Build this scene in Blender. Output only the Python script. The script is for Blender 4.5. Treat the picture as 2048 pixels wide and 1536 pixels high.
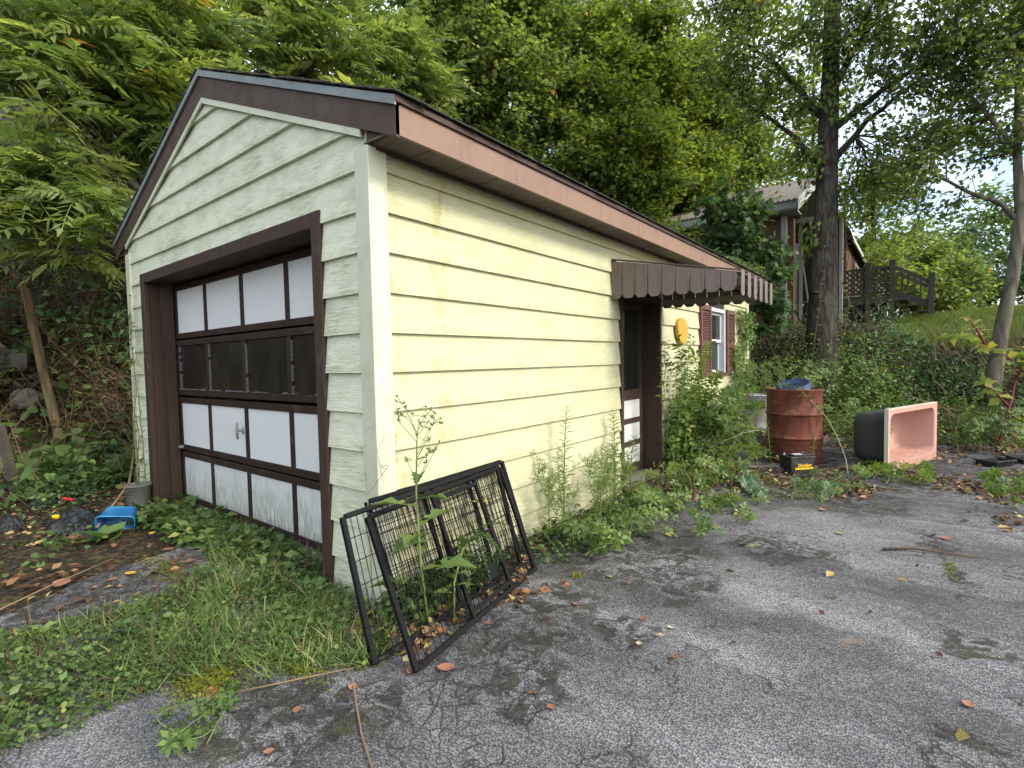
import bpy, math, random
import numpy as np
from mathutils import Vector, Matrix

# ------------------------------------------------------------------ camera, world, sun, exposure
sc = bpy.context.scene
for o in list(bpy.data.objects):
    bpy.data.objects.remove(o)
COL = sc.collection
cam_d = bpy.data.cameras.new('camera')
cam_d.sensor_width = 36.0
cam_d.lens = 1021.56 / 2048 * 36.0
cam_d.clip_start = 0.05
cam_d.clip_end = 2000
cam = bpy.data.objects.new('camera', cam_d)
COL.objects.link(cam)
CAM = (2.3564, -1.7675, 1.3627)
_r = (0.78573569, 0.61821741, -0.0206559)
_u = (-0.01048779, 0.04670339, 0.99885374)
_f = (-0.61847347, 0.7846184, -0.04318026)
cam.matrix_world = Matrix(((_r[0], _u[0], -_f[0], CAM[0]), (_r[1], _u[1], -_f[1], CAM[1]),
                           (_r[2], _u[2], -_f[2], CAM[2]), (0, 0, 0, 1)))
sc.camera = cam

SUN_AZ = math.radians(88)      # compass style: 0 = +y, 90 = +x
SUN_EL = math.radians(36)
SUN_VEC = Vector((math.sin(SUN_AZ) * math.cos(SUN_EL), math.cos(SUN_AZ) * math.cos(SUN_EL), math.sin(SUN_EL)))
world = bpy.data.worlds.new('World')
sc.world = world
world.use_nodes = True
wt = world.node_tree
bg = wt.nodes['Background']
sky = wt.nodes.new('ShaderNodeTexSky')
sky.sky_type = 'NISHITA'
sky.sun_disc = False
sky.sun_elevation = SUN_EL
sky.sun_rotation = SUN_AZ
sky.air_density = 1.0
sky.dust_density = 2.0
# broken white cloud over the whole dome
tcw = wt.nodes.new('ShaderNodeTexCoord')
cn = wt.nodes.new('ShaderNodeTexNoise')
cn.inputs['Scale'].default_value = 2.3
cn.inputs['Detail'].default_value = 5
cn.inputs['Roughness'].default_value = 0.6
wt.links.new(tcw.outputs['Generated'], cn.inputs['Vector'])
cr = wt.nodes.new('ShaderNodeValToRGB')
cr.color_ramp.elements[0].position = 0.39
cr.color_ramp.elements[1].position = 0.64
wt.links.new(cn.outputs['Fac'], cr.inputs['Fac'])
mx = wt.nodes.new('ShaderNodeMix')
mx.data_type = 'RGBA'
mx.inputs[7].default_value = (6.6, 6.95, 7.5, 1)
wt.links.new(cr.outputs['Color'], mx.inputs[0])
wt.links.new(sky.outputs['Color'], mx.inputs[6])
wt.links.new(mx.outputs[2], bg.inputs['Color'])
bg.inputs['Strength'].default_value = 0.14

sun_d = bpy.data.lights.new('sun', 'SUN')
sun_d.energy = 1.45
sun_d.angle = math.radians(14)
sun_d.color = (1.0, 0.92, 0.80)
sun = bpy.data.objects.new('sun', sun_d)
COL.objects.link(sun)
sun.rotation_euler = SUN_VEC.to_track_quat('Z', 'Y').to_euler()

vs = sc.view_settings
vs.view_transform = 'Standard'
vs.look = 'None'
vs.gamma = 1.0
vs.use_curve_mapping = False
vs.exposure = 1.4
sc.render.engine = 'CYCLES'
sc.cycles.use_denoising = True
sc.cycles.use_adaptive_sampling = True
sc.cycles.adaptive_threshold = 0.025
sc.cycles.max_bounces = 4
sc.cycles.diffuse_bounces = 3
sc.cycles.transmission_bounces = 4
sc.cycles.glossy_bounces = 3
sc.cycles.transparent_max_bounces = 8
sc.cycles.sample_clamp_indirect = 6

rng = np.random.default_rng(11)
random.seed(5)

# ------------------------------------------------------------------ helpers
def tag(o, label=None, cat=None, group=None, kind=None):
    if label: o['label'] = label
    if cat: o['category'] = cat
    if group: o['group'] = group
    if kind: o['kind'] = kind
    return o

def empty(name, loc=(0, 0, 0), label=None, cat=None, group=None, rz=0.0):
    o = bpy.data.objects.new(name, None)
    o.empty_display_size = 0.1
    o.location = loc
    o.rotation_euler = (0, 0, rz)
    COL.objects.link(o)
    return tag(o, label, cat, group)

def link(name, me, mat=None, parent=None, world_coords=True):
    o = bpy.data.objects.new(name, me)
    COL.objects.link(o)
    if mat is not None and not me.materials:
        me.materials.append(mat)
    if parent is not None:
        o.parent = parent
        if world_coords:
            # geometry is written in scene coordinates: undo the parents' offsets
            o.matrix_parent_inverse = wm(parent).inverted()
    return o

def wm(o):
    m = o.matrix_basis.copy()
    if o.parent is not None:
        m = wm(o.parent) @ o.matrix_parent_inverse @ m
    return m

class MB:
    def __init__(s):
        s.v = []
        s.f = []
    def add(s, vs_, fs_):
        b = len(s.v)
        s.v += [tuple(map(float, q)) for q in vs_]
        s.f += [tuple(b + i for i in q) for q in fs_]
        return s
    def box(s, a, b):
        x0, x1 = sorted((a[0], b[0])); y0, y1 = sorted((a[1], b[1])); z0, z1 = sorted((a[2], b[2]))
        return s.add([(x0, y0, z0), (x1, y0, z0), (x1, y1, z0), (x0, y1, z0), (x0, y0, z1), (x1, y0, z1), (x1, y1, z1), (x0, y1, z1)],
                     [(0, 3, 2, 1), (4, 5, 6, 7), (0, 1, 5, 4), (1, 2, 6, 5), (2, 3, 7, 6), (3, 0, 4, 7)])
    def bar(s, p, q, w, h, up=(0, 0, 1)):
        """box running from p to q, w wide, h tall"""
        p = Vector(p); q = Vector(q); d = (q - p).normalized(); up = Vector(up)
        sd = d.cross(up)
        if sd.length < 1e-4: sd = d.cross(Vector((1, 0, 0)))
        sd.normalize(); u = sd.cross(d)
        c = []
        for e_ in (p, q):
            for a, b in ((-1, -1), (1, -1), (1, 1), (-1, 1)):
                c.append(e_ + sd * (a * w / 2) + u * (b * h / 2))
        return s.add(c, [(0, 3, 2, 1), (4, 5, 6, 7), (0, 1, 5, 4), (1, 2, 6, 5), (2, 3, 7, 6), (3, 0, 4, 7)])
    def prism(s, poly, axis, a, b):
        """poly: 2-D outline (ccw); extruded along axis 'x','y','z' from a to b"""
        n = len(poly)
        def P(u, w, t):
            return {'x': (t, u, w), 'y': (u, t, w), 'z': (u, w, t)}[axis]
        vs_ = [P(u, w, a) for u, w in poly] + [P(u, w, b) for u, w in poly]
        fs_ = [tuple(range(n))[::-1], tuple(range(n, 2 * n))]
        for i in range(n):
            j = (i + 1) % n
            fs_.append((i, j, n + j, n + i))
        return s.add(vs_, fs_)
    def slab(s, pts, nrm, t):
        """polygon given by 3-D points, given thickness t along nrm"""
        n = len(pts); nv = Vector(nrm).normalized() * t
        vs_ = [Vector(p) for p in pts] + [Vector(p) + nv for p in pts]
        fs_ = [tuple(range(n))[::-1], tuple(range(n, 2 * n))]
        for i in range(n):
            j = (i + 1) % n
            fs_.append((i, j, n + j, n + i))
        return s.add(vs_, fs_)
    def tube(s, pts, rad, n=8, cap=True):
        pts = [Vector(p) for p in pts]
        if not hasattr(rad, '__len__'): rad = [rad] * len(pts)
        rings = []
        ref = Vector((0.31, 0.17, 0.93))
        for i, p in enumerate(pts):
            d = (pts[min(i + 1, len(pts) - 1)] - pts[max(i - 1, 0)]).normalized()
            a = d.cross(ref)
            if a.length < 1e-3: a = d.cross(Vector((1, 0, 0)))
            a.normalize(); b = d.cross(a)
            rings.append([p + (a * math.cos(2 * math.pi * k / n) + b * math.sin(2 * math.pi * k / n)) * rad[i] for k in range(n)])
        vs_ = [q for r in rings for q in r]
        fs_ = []
        for i in range(len(pts) - 1):
            for k in range(n):
                k2 = (k + 1) % n
                fs_.append((i * n + k, (i + 1) * n + k, (i + 1) * n + k2, i * n + k2))
        if cap:
            fs_.append(tuple(range(n)))
            fs_.append(tuple((len(pts) - 1) * n + k for k in range(n))[::-1])
        return s.add(vs_, fs_)
    def lathe(s, prof, n=32, c=(0, 0, 0), cap=True):
        vs_ = []; fs_ = []
        for r, z in prof:
            for k in range(n):
                a = 2 * math.pi * k / n
                vs_.append((c[0] + r * math.cos(a), c[1] + r * math.sin(a), c[2] + z))
        for i in range(len(prof) - 1):
            for k in range(n):
                k2 = (k + 1) % n
                fs_.append((i * n + k, i * n + k2, (i + 1) * n + k2, (i + 1) * n + k))
        if cap:
            fs_.append(tuple(range(n))[::-1])
            fs_.append(tuple((len(prof) - 1) * n + k for k in range(n)))
        return s.add(vs_, fs_)
    def mesh(s, name, smooth=False):
        me = bpy.data.meshes.new(name)
        me.from_pydata(s.v, [], s.f)
        me.update()
        if smooth:
            me.polygons.foreach_set('use_smooth', [True] * len(me.polygons))
        return me
    def build(s, name, mat=None, parent=None, smooth=False, bevel=0.0, world_coords=True):
        me = s.mesh(name, smooth)
        o = link(name, me, mat, parent, world_coords)
        if bevel:
            m = o.modifiers.new('edge', 'BEVEL'); m.width = bevel; m.segments = 1; m.limit_method = 'ANGLE'
        return o

def np_mesh(name, V, F, var=None):
    """V (n,3); F (m,k) faces all of one size"""
    me = bpy.data.meshes.new(name)
    n, m, k = len(V), len(F), F.shape[1]
    me.vertices.add(n)
    me.vertices.foreach_set('co', np.ascontiguousarray(V, dtype=np.float32).ravel())
    me.loops.add(m * k)
    me.loops.foreach_set('vertex_index', np.ascontiguousarray(F, dtype=np.int32).ravel())
    me.polygons.add(m)
    me.polygons.foreach_set('loop_start', np.arange(0, m * k, k, dtype=np.int32))
    me.update(calc_edges=True)
    if var is not None:
        at_ = me.attributes.new('var', 'FLOAT', 'POINT')
        at_.data.foreach_set('value', np.ascontiguousarray(var, dtype=np.float32))
    return me

def unit(a):
    return a / np.maximum(np.linalg.norm(a, axis=-1, keepdims=True), 1e-9)

# leaf templates: y along the leaf (length 1), x across, z normal; triangles
def T(v, f): return (np.array(v, float), np.array(f, int))
OVAL = T([(0, 0, 0), (-.30, .42, .07), (.30, .42, .07), (0, 1, -.10), (0, .45, 0)],
         [(0, 2, 4), (0, 4, 1), (4, 2, 3), (4, 3, 1)])
DIAM = T([(0, 0, 0), (-.32, .45, .06), (0, 1, -.08), (.32, .45, .06)], [(0, 2, 1), (0, 3, 2)])
LANCE = T([(0, 0, 0), (-.09, .4, .03), (0, 1, -.12), (.09, .4, .03)], [(0, 2, 1), (0, 3, 2)])
MAPLE = T([(0, 0, 0), (.42, .12, .05), (.30, .38, .02), (.52, .62, .03), (.20, .66, 0), (0, 1.05, -.08), (-.20, .66, 0), (-.52, .62, .03), (-.30, .38, .02), (-.42, .12, .05), (0, .4, -.02)],
          [(10, 0, 1), (10, 1, 2), (10, 2, 3), (10, 3, 4), (10, 4, 5), (10, 5, 6), (10, 6, 7), (10, 7, 8), (10, 8, 9), (10, 9, 0)])
ROUND = T([(0, 0, 0), (-.42, .28, .08), (-.38, .75, .06), (0, 1, -.03), (.38, .75, .06), (.42, .28, .08), (0, .5, 0)],
          [(6, 0, 5), (6, 5, 4), (6, 4, 3), (6, 3, 2), (6, 2, 1), (6, 1, 0)])
HEART = T([(0, 0, 0), (-.22, -.12, .05), (-.46, .18, .06), (-.34, .6, .02), (0, 1.05, -.12), (.34, .6, .02), (.46, .18, .06), (.22, -.12, .05), (0, .4, -.03)],
          [(8, 0, 7), (8, 7, 6), (8, 6, 5), (8, 5, 4), (8, 4, 3), (8, 3, 2), (8, 2, 1), (8, 1, 0)])
def blade_tpl(seg=3, bend=.45, w=.018):
    v = []; f = []
    for i in range(seg + 1):
        t = i / seg
        ww = w * (1 - t ** 1.6) + .001
        v += [(-ww, bend * t * t * .9, t * (1 - .22 * t * bend)), (ww, bend * t * t * .9, t * (1 - .22 * t * bend))]
    for i in range(seg):
        a = 2 * i
        f += [(a, a + 1, a + 3), (a, a + 3, a + 2)]
    return T(v, f)
BLADE = blade_tpl()
BLADE2 = blade_tpl(3, .9, .026)
def frond_tpl(pairs=8, leaflet=.28, width=.062, droop=.36, start=.14, seed=1):
    v = []; f = []; rg = np.random.default_rng(seed)
    def at_(t): return np.array([0, t * (1 - .1 * t), -droop * t * t])
    for i in range(4):
        a, b = at_(i / 4), at_((i + 1) / 4)
        n = len(v); w = .007
        v += [a + (-w, 0, 0), a + (w, 0, 0), b + (w, 0, 0), b + (-w, 0, 0)]
        f += [(n, n + 1, n + 2), (n, n + 2, n + 3)]
    for i in range(pairs):
        t = start + (1 - start) * (i / (pairs - .3))
        for sgn in (-1, 1):
            c = at_(min(1, t + rg.normal(0, .012)))
            if rg.random() < .05: continue
            L = leaflet * (1.0 - .45 * max(0, t - .55)) * rg.uniform(.8, 1.15)
            d = np.array([sgn * .86, .42 + .35 * t, -.30]) + rg.normal(0, .14, 3); d /= np.linalg.norm(d)
            p = np.array([-d[1] * sgn, d[0] * sgn, rg.normal(0, .35)]) * sgn
            n = len(v)
            v += [c, c + d * L * .35 + p * width * L * 5 * .5, c + d * L + (0, 0, -.04), c + d * L * .35 - p * width * L * 5 * .5]
            f += [(n, n + 1, n + 2), (n, n + 2, n + 3)]
    c = at_(1); n = len(v)
    v += [c, c + (-.05, .1, -.03), c + (0, leaflet * .8, -.14), c + (.05, .1, -.03)]
    f += [(n, n + 1, n + 2), (n, n + 2, n + 3)]
    return T(v, f)
FRONDS = [frond_tpl(8, .28, .062, .36, .14, 1), frond_tpl(7, .30, .066, .55, .18, 2), frond_tpl(9, .25, .056, .22, .12, 3), frond_tpl(6, .31, .07, .45, .2, 4)]

class LB:
    """a batch of leaves that becomes one mesh"""
    def __init__(s, tpl):
        s.t = tpl; s.p = []; s.d = []; s.n = []; s.s = []; s.c = []
    def add(s, pos, dirs, nrm, size, var):
        pos = np.atleast_2d(np.asarray(pos, float)); N = len(pos)
        b = lambda a, sh: np.broadcast_to(np.asarray(a, float), sh)
        s.p.append(pos); s.d.append(b(dirs, (N, 3))); s.n.append(b(nrm, (N, 3)))
        s.s.append(b(size, (N,))); s.c.append(b(var, (N,)))
        return s
    def mesh(s, name):
        P = np.concatenate(s.p); D = unit(np.concatenate(s.d)); Nn = np.concatenate(s.n)
        S = np.concatenate(s.s); C = np.concatenate(s.c)
        X = unit(np.cross(D, Nn)); Z = np.cross(X, D)
        tv, tf = s.t
        V = P[:, None, :] + S[:, None, None] * (tv[None, :, 0:1] * X[:, None, :] + tv[None, :, 1:2] * D[:, None, :] + tv[None, :, 2:3] * Z[:, None, :])
        n = len(tv)
        F = tf[None] + (np.arange(len(P)) * n)[:, None, None]
        return np_mesh(name, V.reshape(-1, 3), F.reshape(-1, 3), np.repeat(C, n))
    def build(s, name, mat, parent=None):
        return link(name, s.mesh(name), mat, parent)

def twig_mesh(name, A, B, ra, rb, n=3):
    """many straight tapered twigs as one mesh"""
    A = np.asarray(A, float); B = np.asarray(B, float); N = len(A)
    d = unit(B - A); ref = np.tile([.31, .17, .93], (N, 1))
    a = unit(np.cross(d, ref)); b = np.cross(d, a)
    ra = np.broadcast_to(np.asarray(ra, float), (N,)); rb = np.broadcast_to(np.asarray(rb, float), (N,))
    V = np.zeros((N, 2 * n, 3))
    for k in range(n):
        o = a * math.cos(2 * math.pi * k / n) + b * math.sin(2 * math.pi * k / n)
        V[:, k] = A + o * ra[:, None]; V[:, n + k] = B + o * rb[:, None]
    f = np.array([(k, (k + 1) % n, n + (k + 1) % n, n + k) for k in range(n)])
    F = f[None] + (np.arange(N) * 2 * n)[:, None, None]
    return np_mesh(name, V.reshape(-1, 3), F.reshape(-1, 4))

def rdir(n, up=0.0):
    v = unit(rng.normal(size=(n, 3)))
    v[:, 2] += up
    return unit(v)

# value noise for terrain
_perm = np.random.default_rng(3).random((64, 64))
def vnoise(x, y):
    xi = np.floor(x).astype(int); yi = np.floor(y).astype(int); fx = x - xi; fy = y - yi
    fx = fx * fx * (3 - 2 * fx); fy = fy * fy * (3 - 2 * fy)
    g = lambda i, j: _perm[i % 64, j % 64]
    return (g(xi, yi) * (1 - fx) + g(xi + 1, yi) * fx) * (1 - fy) + (g(xi, yi + 1) * (1 - fx) + g(xi + 1, yi + 1) * fx) * fy

def lane_left(y):   # left border of the asphalt
    return -1.95 - .25 * np.clip((y + 1.3), -6, 1.3) + .0 * y
def height(x, y):
    x = np.asarray(x, float); y = np.asarray(y, float)
    t = np.clip((y - 8.3 + .35 * np.sin(x * .9)) / 4.3, 0, 1)
    left_ = t * t * (3 - 2 * t) * 2.1 + np.maximum(0, y - 12.6) * .05
    t = np.clip((y - 8.3 + .35 * np.sin(x * .9)) / 3.9, 0, 1)
    right_ = t * t * (3 - 2 * t) * 1.5 + .26 * np.clip(y - 12.0, 0, 3) + np.maximum(0, y - 15) * .065
    k = np.clip((x - 1.5) / 1.0, 0, 1); k = k * k * (3 - 2 * k)
    a = left_ * (1 - k) + right_ * k
    s = np.maximum(0, -4.7 - x)
    l = .10 * np.minimum(s, 2.2) + .95 * np.clip(s - 2.2, 0, 7) + .45 * np.maximum(0, s - 9.2)
    far = np.clip((np.hypot(x, y) - 60) / 100, 0, 1)
    l = np.minimum(l, 14)
    rough = (vnoise(x * 1.7 + 9, y * 1.7) - .5) * .10 + (vnoise(x * .6, y * .6 + 4) - .5) * .2
    m = np.clip(np.maximum((y - 8.2) / 1.2, (-3.0 - x) / 1.5), 0, 1)
    return a + l + rough * m - .03 * (1 - m) - far * 0

# ------------------------------------------------------------------ materials
class NT:
    def __init__(s, name):
        s.m = bpy.data.materials.new(name); s.m.use_nodes = True
        s.t = s.m.node_tree; s.b = s.t.nodes['Principled BSDF']; s.out = s.t.nodes['Material Output']
        s._pos = None
    def n(s, typ, ins=None, **kw):
        nd = s.t.nodes.new('ShaderNode' + typ)
        for k, v in kw.items(): setattr(nd, k, v)
        for k, v in (ins or {}).items(): s.set(nd.inputs[k], v)
        return nd
    def set(s, sock, v):
        if isinstance(v, bpy.types.NodeSocket): s.t.links.new(v, sock)
        else:
            if sock.type == 'RGBA' and len(v) == 3: v = (*v, 1)
            sock.default_value = v
    def pos(s):
        if s._pos is None: s._pos = s.n('NewGeometry').outputs['Position']
        return s._pos
    def obj(s): return s.n('TexCoord').outputs['Object']
    def map(s, v, scale=(1, 1, 1), loc=(0, 0, 0), rot=(0, 0, 0)):
        return s.n('Mapping', {'Vector': v, 'Scale': scale, 'Location': loc, 'Rotation': rot}).outputs[0]
    flat = False
    def noise(s, v, scale=5, detail=2, rough=.55):
        return s.n('TexNoise', {'Vector': v, 'Scale': scale, 'Detail': detail, 'Roughness': rough}, noise_dimensions='2D' if s.flat else '3D').outputs['Fac']
    def vor(s, v, scale, feature='F1', out='Distance', rnd=1.0):
        o_ = s.n('TexVoronoi', {'Vector': v, 'Scale': scale, 'Randomness': rnd}, feature=feature, voronoi_dimensions='2D' if s.flat else '3D').outputs
        return o_ if out is None else o_[out]
    def ramp(s, f, stops, interp='LINEAR'):
        r = s.n('ValToRGB', {'Fac': f}); cr_ = r.color_ramp; cr_.interpolation = interp
        while len(cr_.elements) < len(stops): cr_.elements.new(.5)
        for e_, (p, c) in zip(cr_.elements, stops):
            e_.position = p
            if not hasattr(c, '__len__'): c = (c, c, c)
            e_.color = (*c, 1) if len(c) == 3 else c
        return r.outputs['Color']
    def mix(s, f, a, b, mode='MIX'):
        m_ = s.n('Mix', data_type='RGBA', blend_type=mode)
        s.set(m_.inputs[0], f); s.set(m_.inputs[6], a); s.set(m_.inputs[7], b)
        return m_.outputs[2]
    def math(s, op, a, b=None, clamp=False):
        m_ = s.n('Math', operation=op, use_clamp=clamp)
        s.set(m_.inputs[0], a)
        if b is not None: s.set(m_.inputs[1], b)
        return m_.outputs[0]
    def sep(s, v): return s.n('SeparateXYZ', {'Vector': v}).outputs
    def bump(s, h, strength=.3, dist=.01, normal=None):
        ins = {'Height': h, 'Strength': strength, 'Distance': dist}
        if normal is not None: ins['Normal'] = normal
        return s.n('Bump', ins).outputs[0]
    def done(s, color=None, rough=.7, normal=None, metal=0.0, spec=.4):
        if color is not None: s.set(s.b.inputs['Base Color'], color)
        s.set(s.b.inputs['Roughness'], rough)
        s.set(s.b.inputs['Metallic'], metal)
        s.set(s.b.inputs['Specular IOR Level'], spec)
        if normal is not None: s.set(s.b.inputs['Normal'], normal)
        return s.m

def smooth_mask(nt, f, lo, hi):
    return nt.ramp(f, [(lo, 0), (hi, 1)])

def leaf_material(name, stops, transl=.35, rough=.5, patch=.6, patch_amt=.35):
    nt = NT(name)
    a = nt.n('Attribute', attribute_name='var').outputs['Fac']
    big = nt.noise(nt.pos(), patch, 1)
    f = nt.math('ADD', a, nt.math('MULTIPLY', nt.math('SUBTRACT', big, .5), patch_amt * 2), clamp=True)
    col = nt.ramp(f, stops)
    nt.done(col, rough, spec=.35)
    tr = nt.n('BsdfTranslucent', {'Color': nt.mix(1.0, col, (1.05, 1.1, .55), 'MULTIPLY')})
    mxs = nt.n('MixShader', {'Fac': transl})
    nt.t.links.new(nt.b.outputs[0], mxs.inputs[1]); nt.t.links.new(tr.outputs[0], mxs.inputs[2])
    nt.t.links.new(mxs.outputs[0], nt.out.inputs['Surface'])
    return nt.m

def siding_material(name, base, dirt_amt, dirt_shade_col, streak):
    nt = NT(name); p = nt.pos()
    warp = nt.noise(nt.map(p, (4, 4, 9)), 1.0, 1)
    pw = nt.n('VectorMath', {0: p, 1: nt.n('CombineXYZ', {'Z': nt.math('MULTIPLY', warp, .045)}).outputs[0]}, operation='ADD').outputs[0]
    grain = nt.noise(nt.map(pw, (7, 7, 190)), 1.0, 2, .7)
    blotch = nt.noise(p, 1.3, 3, .65)
    blot2 = nt.noise(nt.map(p, (1.5, 1.5, 3.5), (7, 3, 1)), 2.0, 3, .7)
    d = nt.math('MULTIPLY', smooth_mask(nt, nt.math('ADD', nt.math('MULTIPLY', blotch, .6), nt.math('MULTIPLY', blot2, .5)), .50, .66), smooth_mask(nt, grain, .38, .60))
    gcol = nt.mix(nt.math('MULTIPLY', smooth_mask(nt, grain, .54, .70), .42), base, tuple(c * .55 for c in base))
    tone = nt.mix(nt.math('MULTIPLY', smooth_mask(nt, blot2, .35, .65), .22), gcol, tuple(c * k for c, k in zip(base, (.88, .93, .78))))
    col = nt.mix(nt.math('MULTIPLY', d, dirt_amt), tone, dirt_shade_col)
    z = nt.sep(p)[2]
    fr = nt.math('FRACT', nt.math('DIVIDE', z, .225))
    # algae along each board's lower lip, with lap-gap shadow painted in as dark lines
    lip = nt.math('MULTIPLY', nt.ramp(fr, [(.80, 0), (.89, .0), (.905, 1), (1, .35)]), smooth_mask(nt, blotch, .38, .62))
    col = nt.mix(nt.math('MULTIPLY', lip, .35), col, dirt_shade_col)
    if streak:
        y = nt.sep(p)[1]
        for yc, wd, am in ((.50, .12, .7), (.12, .10, .5), (2.82, .14, .4)):
            g = nt.math('DIVIDE', nt.math('SUBTRACT', y, yc), wd)
            g = nt.math('MULTIPLY', g, g)
            m_ = nt.math('MULTIPLY', nt.ramp(g, [(0, 1), (1, 0)]), smooth_mask(nt, nt.noise(nt.map(p, (18, 18, 5), (2, 1, 5)), 1, 2, .7), .42, .66))
            m_ = nt.math('MULTIPLY', m_, smooth_mask(nt, blot2, .36, .55))
            col = nt.mix(nt.math('MULTIPLY', m_, am), col, (.34, .29, .10))
    zs = nt.math('ADD', z, nt.math('MULTIPLY', nt.math('SUBTRACT', blot2, .5), .7))
    splash = nt.math('MULTIPLY', nt.ramp(zs, [(.04, 1), (.34, 0)]), smooth_mask(nt, grain, .30, .62))
    col = nt.mix(nt.math('MULTIPLY', splash, .55), col, (.17, .165, .09))
    return nt.done(col, .62, nt.bump(grain, .85, .006), spec=.3)

M = {}
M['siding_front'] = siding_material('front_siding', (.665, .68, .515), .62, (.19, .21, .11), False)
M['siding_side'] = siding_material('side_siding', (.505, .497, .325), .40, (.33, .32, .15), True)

def painted(name, base, rough=.55, wear=.25, wear_col=(.3, .28, .26), grain=(20, 20, 20), bump=.2, spec=.4, wscale=3.0):
    nt = NT(name); p = nt.pos()
    a = nt.noise(p, wscale, 3, .65); b = nt.noise(nt.map(p, grain), 1.0, 2, .6)
    col = nt.mix(nt.math('MULTIPLY', smooth_mask(nt, a, .45, .75), .5), base, tuple(c * .7 for c in base))
    col = nt.mix(nt.math('MULTIPLY', nt.math('MULTIPLY', smooth_mask(nt, a, .52, .68), smooth_mask(nt, b, .45, .65)), wear), col, wear_col)
    return nt.done(col, nt.ramp(b, [(.3, rough - .1), (.7, min(1, rough + .15))]), nt.bump(b, bump, .003), spec=spec)

M['trim'] = painted('corner_trim_paint', (.53, .545, .40), .5, .6, (.27, .30, .17), (30, 30, 4), .1)
M['rake'] = painted('rake_brown', (.070, .046, .034), .6, .35, (.10, .08, .065), (8, 8, 8), .05, .2)
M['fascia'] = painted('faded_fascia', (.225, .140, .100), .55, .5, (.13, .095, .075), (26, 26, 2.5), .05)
M['soffit'] = painted('soffit_brown', (.115, .085, .07), .6, .3, (.07, .05, .04), (8, 8, 8), .05)
M['frame'] = painted('frame_brown', (.054, .034, .025), .65, .5, (.11, .095, .075), (30, 30, 6), .3, .2)
M['door_rail'] = painted('door_rail_brown', (.032, .017, .013), .55, .45, (.12, .11, .10), (14, 14, 30), .3, .25)
M['drip'] = painted('galvanised_drip', (.17, .20, .195), .5, .6, (.09, .1, .09), (10, 10, 10), .05)
M['shingle'] = painted('shingle', (.055, .05, .045), .95, .6, (.10, .10, .06), (90, 90, 90), .9)
M['awning'] = painted('awning_metal', (.15, .115, .10), .42, .5, (.24, .20, .19), (9, 9, 3), .05, .5)
M['awning_in'] = painted('awning_underside', (.22, .21, .17), .6, .3, (.12, .11, .08), (9, 9, 9), .05)
M['shutter'] = painted('shutter_maroon', (.125, .055, .045), .5, .35, (.2, .13, .12), (8, 8, 30), .1)
M['window_white'] = painted('window_white', (.52, .54, .55), .5, .4, (.42, .42, .38), (10, 10, 30), .2)
M['black_metal'] = painted('black_powdercoat', (.0045, .0045, .0045), .5, .3, (.016, .015, .014), (30, 30, 30), .1, .18)
M['wood_grey'] = painted('weathered_wood', (.16, .14, .115), .85, .6, (.06, .055, .045), (4, 4, 60), .6)
M['deck_wood'] = painted('deck_wood', (.055, .048, .038), .85, .6, (.14, .14, .10), (6, 6, 40), .5)
M['stone'] = painted('field_stone', (.10, .092, .075), .9, .6, (.10, .12, .06), (12, 12, 12), .9)
M['dark_void'] = painted('dark_interior', (.02, .018, .016), .9, .2, (.03, .03, .03))
M['putty'] = painted('peeling_putty', (.15, .145, .14), .9, .5, (.2, .19, .18), (40, 40, 40), .6)
M['steel'] = painted('dull_steel', (.30, .30, .29), .4, .4, (.14, .12, .1), (20, 20, 20), .1, .6)

def white_panel_mat():
    nt = NT('white_door_panel'); p = nt.pos(); z = nt.sep(p)[2]
    n1 = nt.noise(nt.map(p, (5, 5, 2.2)), 1, 6, .7)
    n2 = nt.noise(nt.map(p, (48, 48, 7)), 1, 4, .75)
    zz = nt.math('ADD', z, nt.math('MULTIPLY', nt.math('SUBTRACT', n1, .5), .9))
    low = nt.ramp(zz, [(.12, 1), (.55, 0)])
    al = nt.math('MULTIPLY', low, smooth_mask(nt, n2, .35, .6))
    col = nt.mix(nt.math('MULTIPLY', al, .75), (.64, .645, .625), (.17, .19, .10))
    chip = nt.math('MULTIPLY', nt.ramp(z, [(.03, 1), (.16, 0)]), smooth_mask(nt, nt.noise(p, 55, 4, .7), .5, .54))
    col = nt.mix(chip, col, (.16, .13, .10))
    sm = nt.math('MULTIPLY', smooth_mask(nt, nt.noise(p, 7, 6, .75), .6, .72), .35)
    col = nt.mix(sm, col, (.42, .43, .40))
    return nt.done(col, .5, nt.bump(n2, .15, .002))
M['door_panel'] = white_panel_mat()

def glass_mat(name, tint=(.02, .022, .022), dust=.12, rough=.06):
    nt = NT(name); p = nt.pos()
    n1 = nt.noise(nt.map(p, (7, 7, 2.5)), 1, 6, .7)
    col = nt.mix(nt.math('MULTIPLY', smooth_mask(nt, n1, .4, .75), dust), tint, (.35, .33, .28))
    return nt.done(col, nt.ramp(n1, [(.3, rough), (.8, rough + .22)]), spec=.5)
M['garage_glass'] = glass_mat('dusty_glass', (.010, .009, .008), dust=.05)
M['glass'] = glass_mat('window_glass', (.012, .015, .013), .05, .03)

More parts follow.
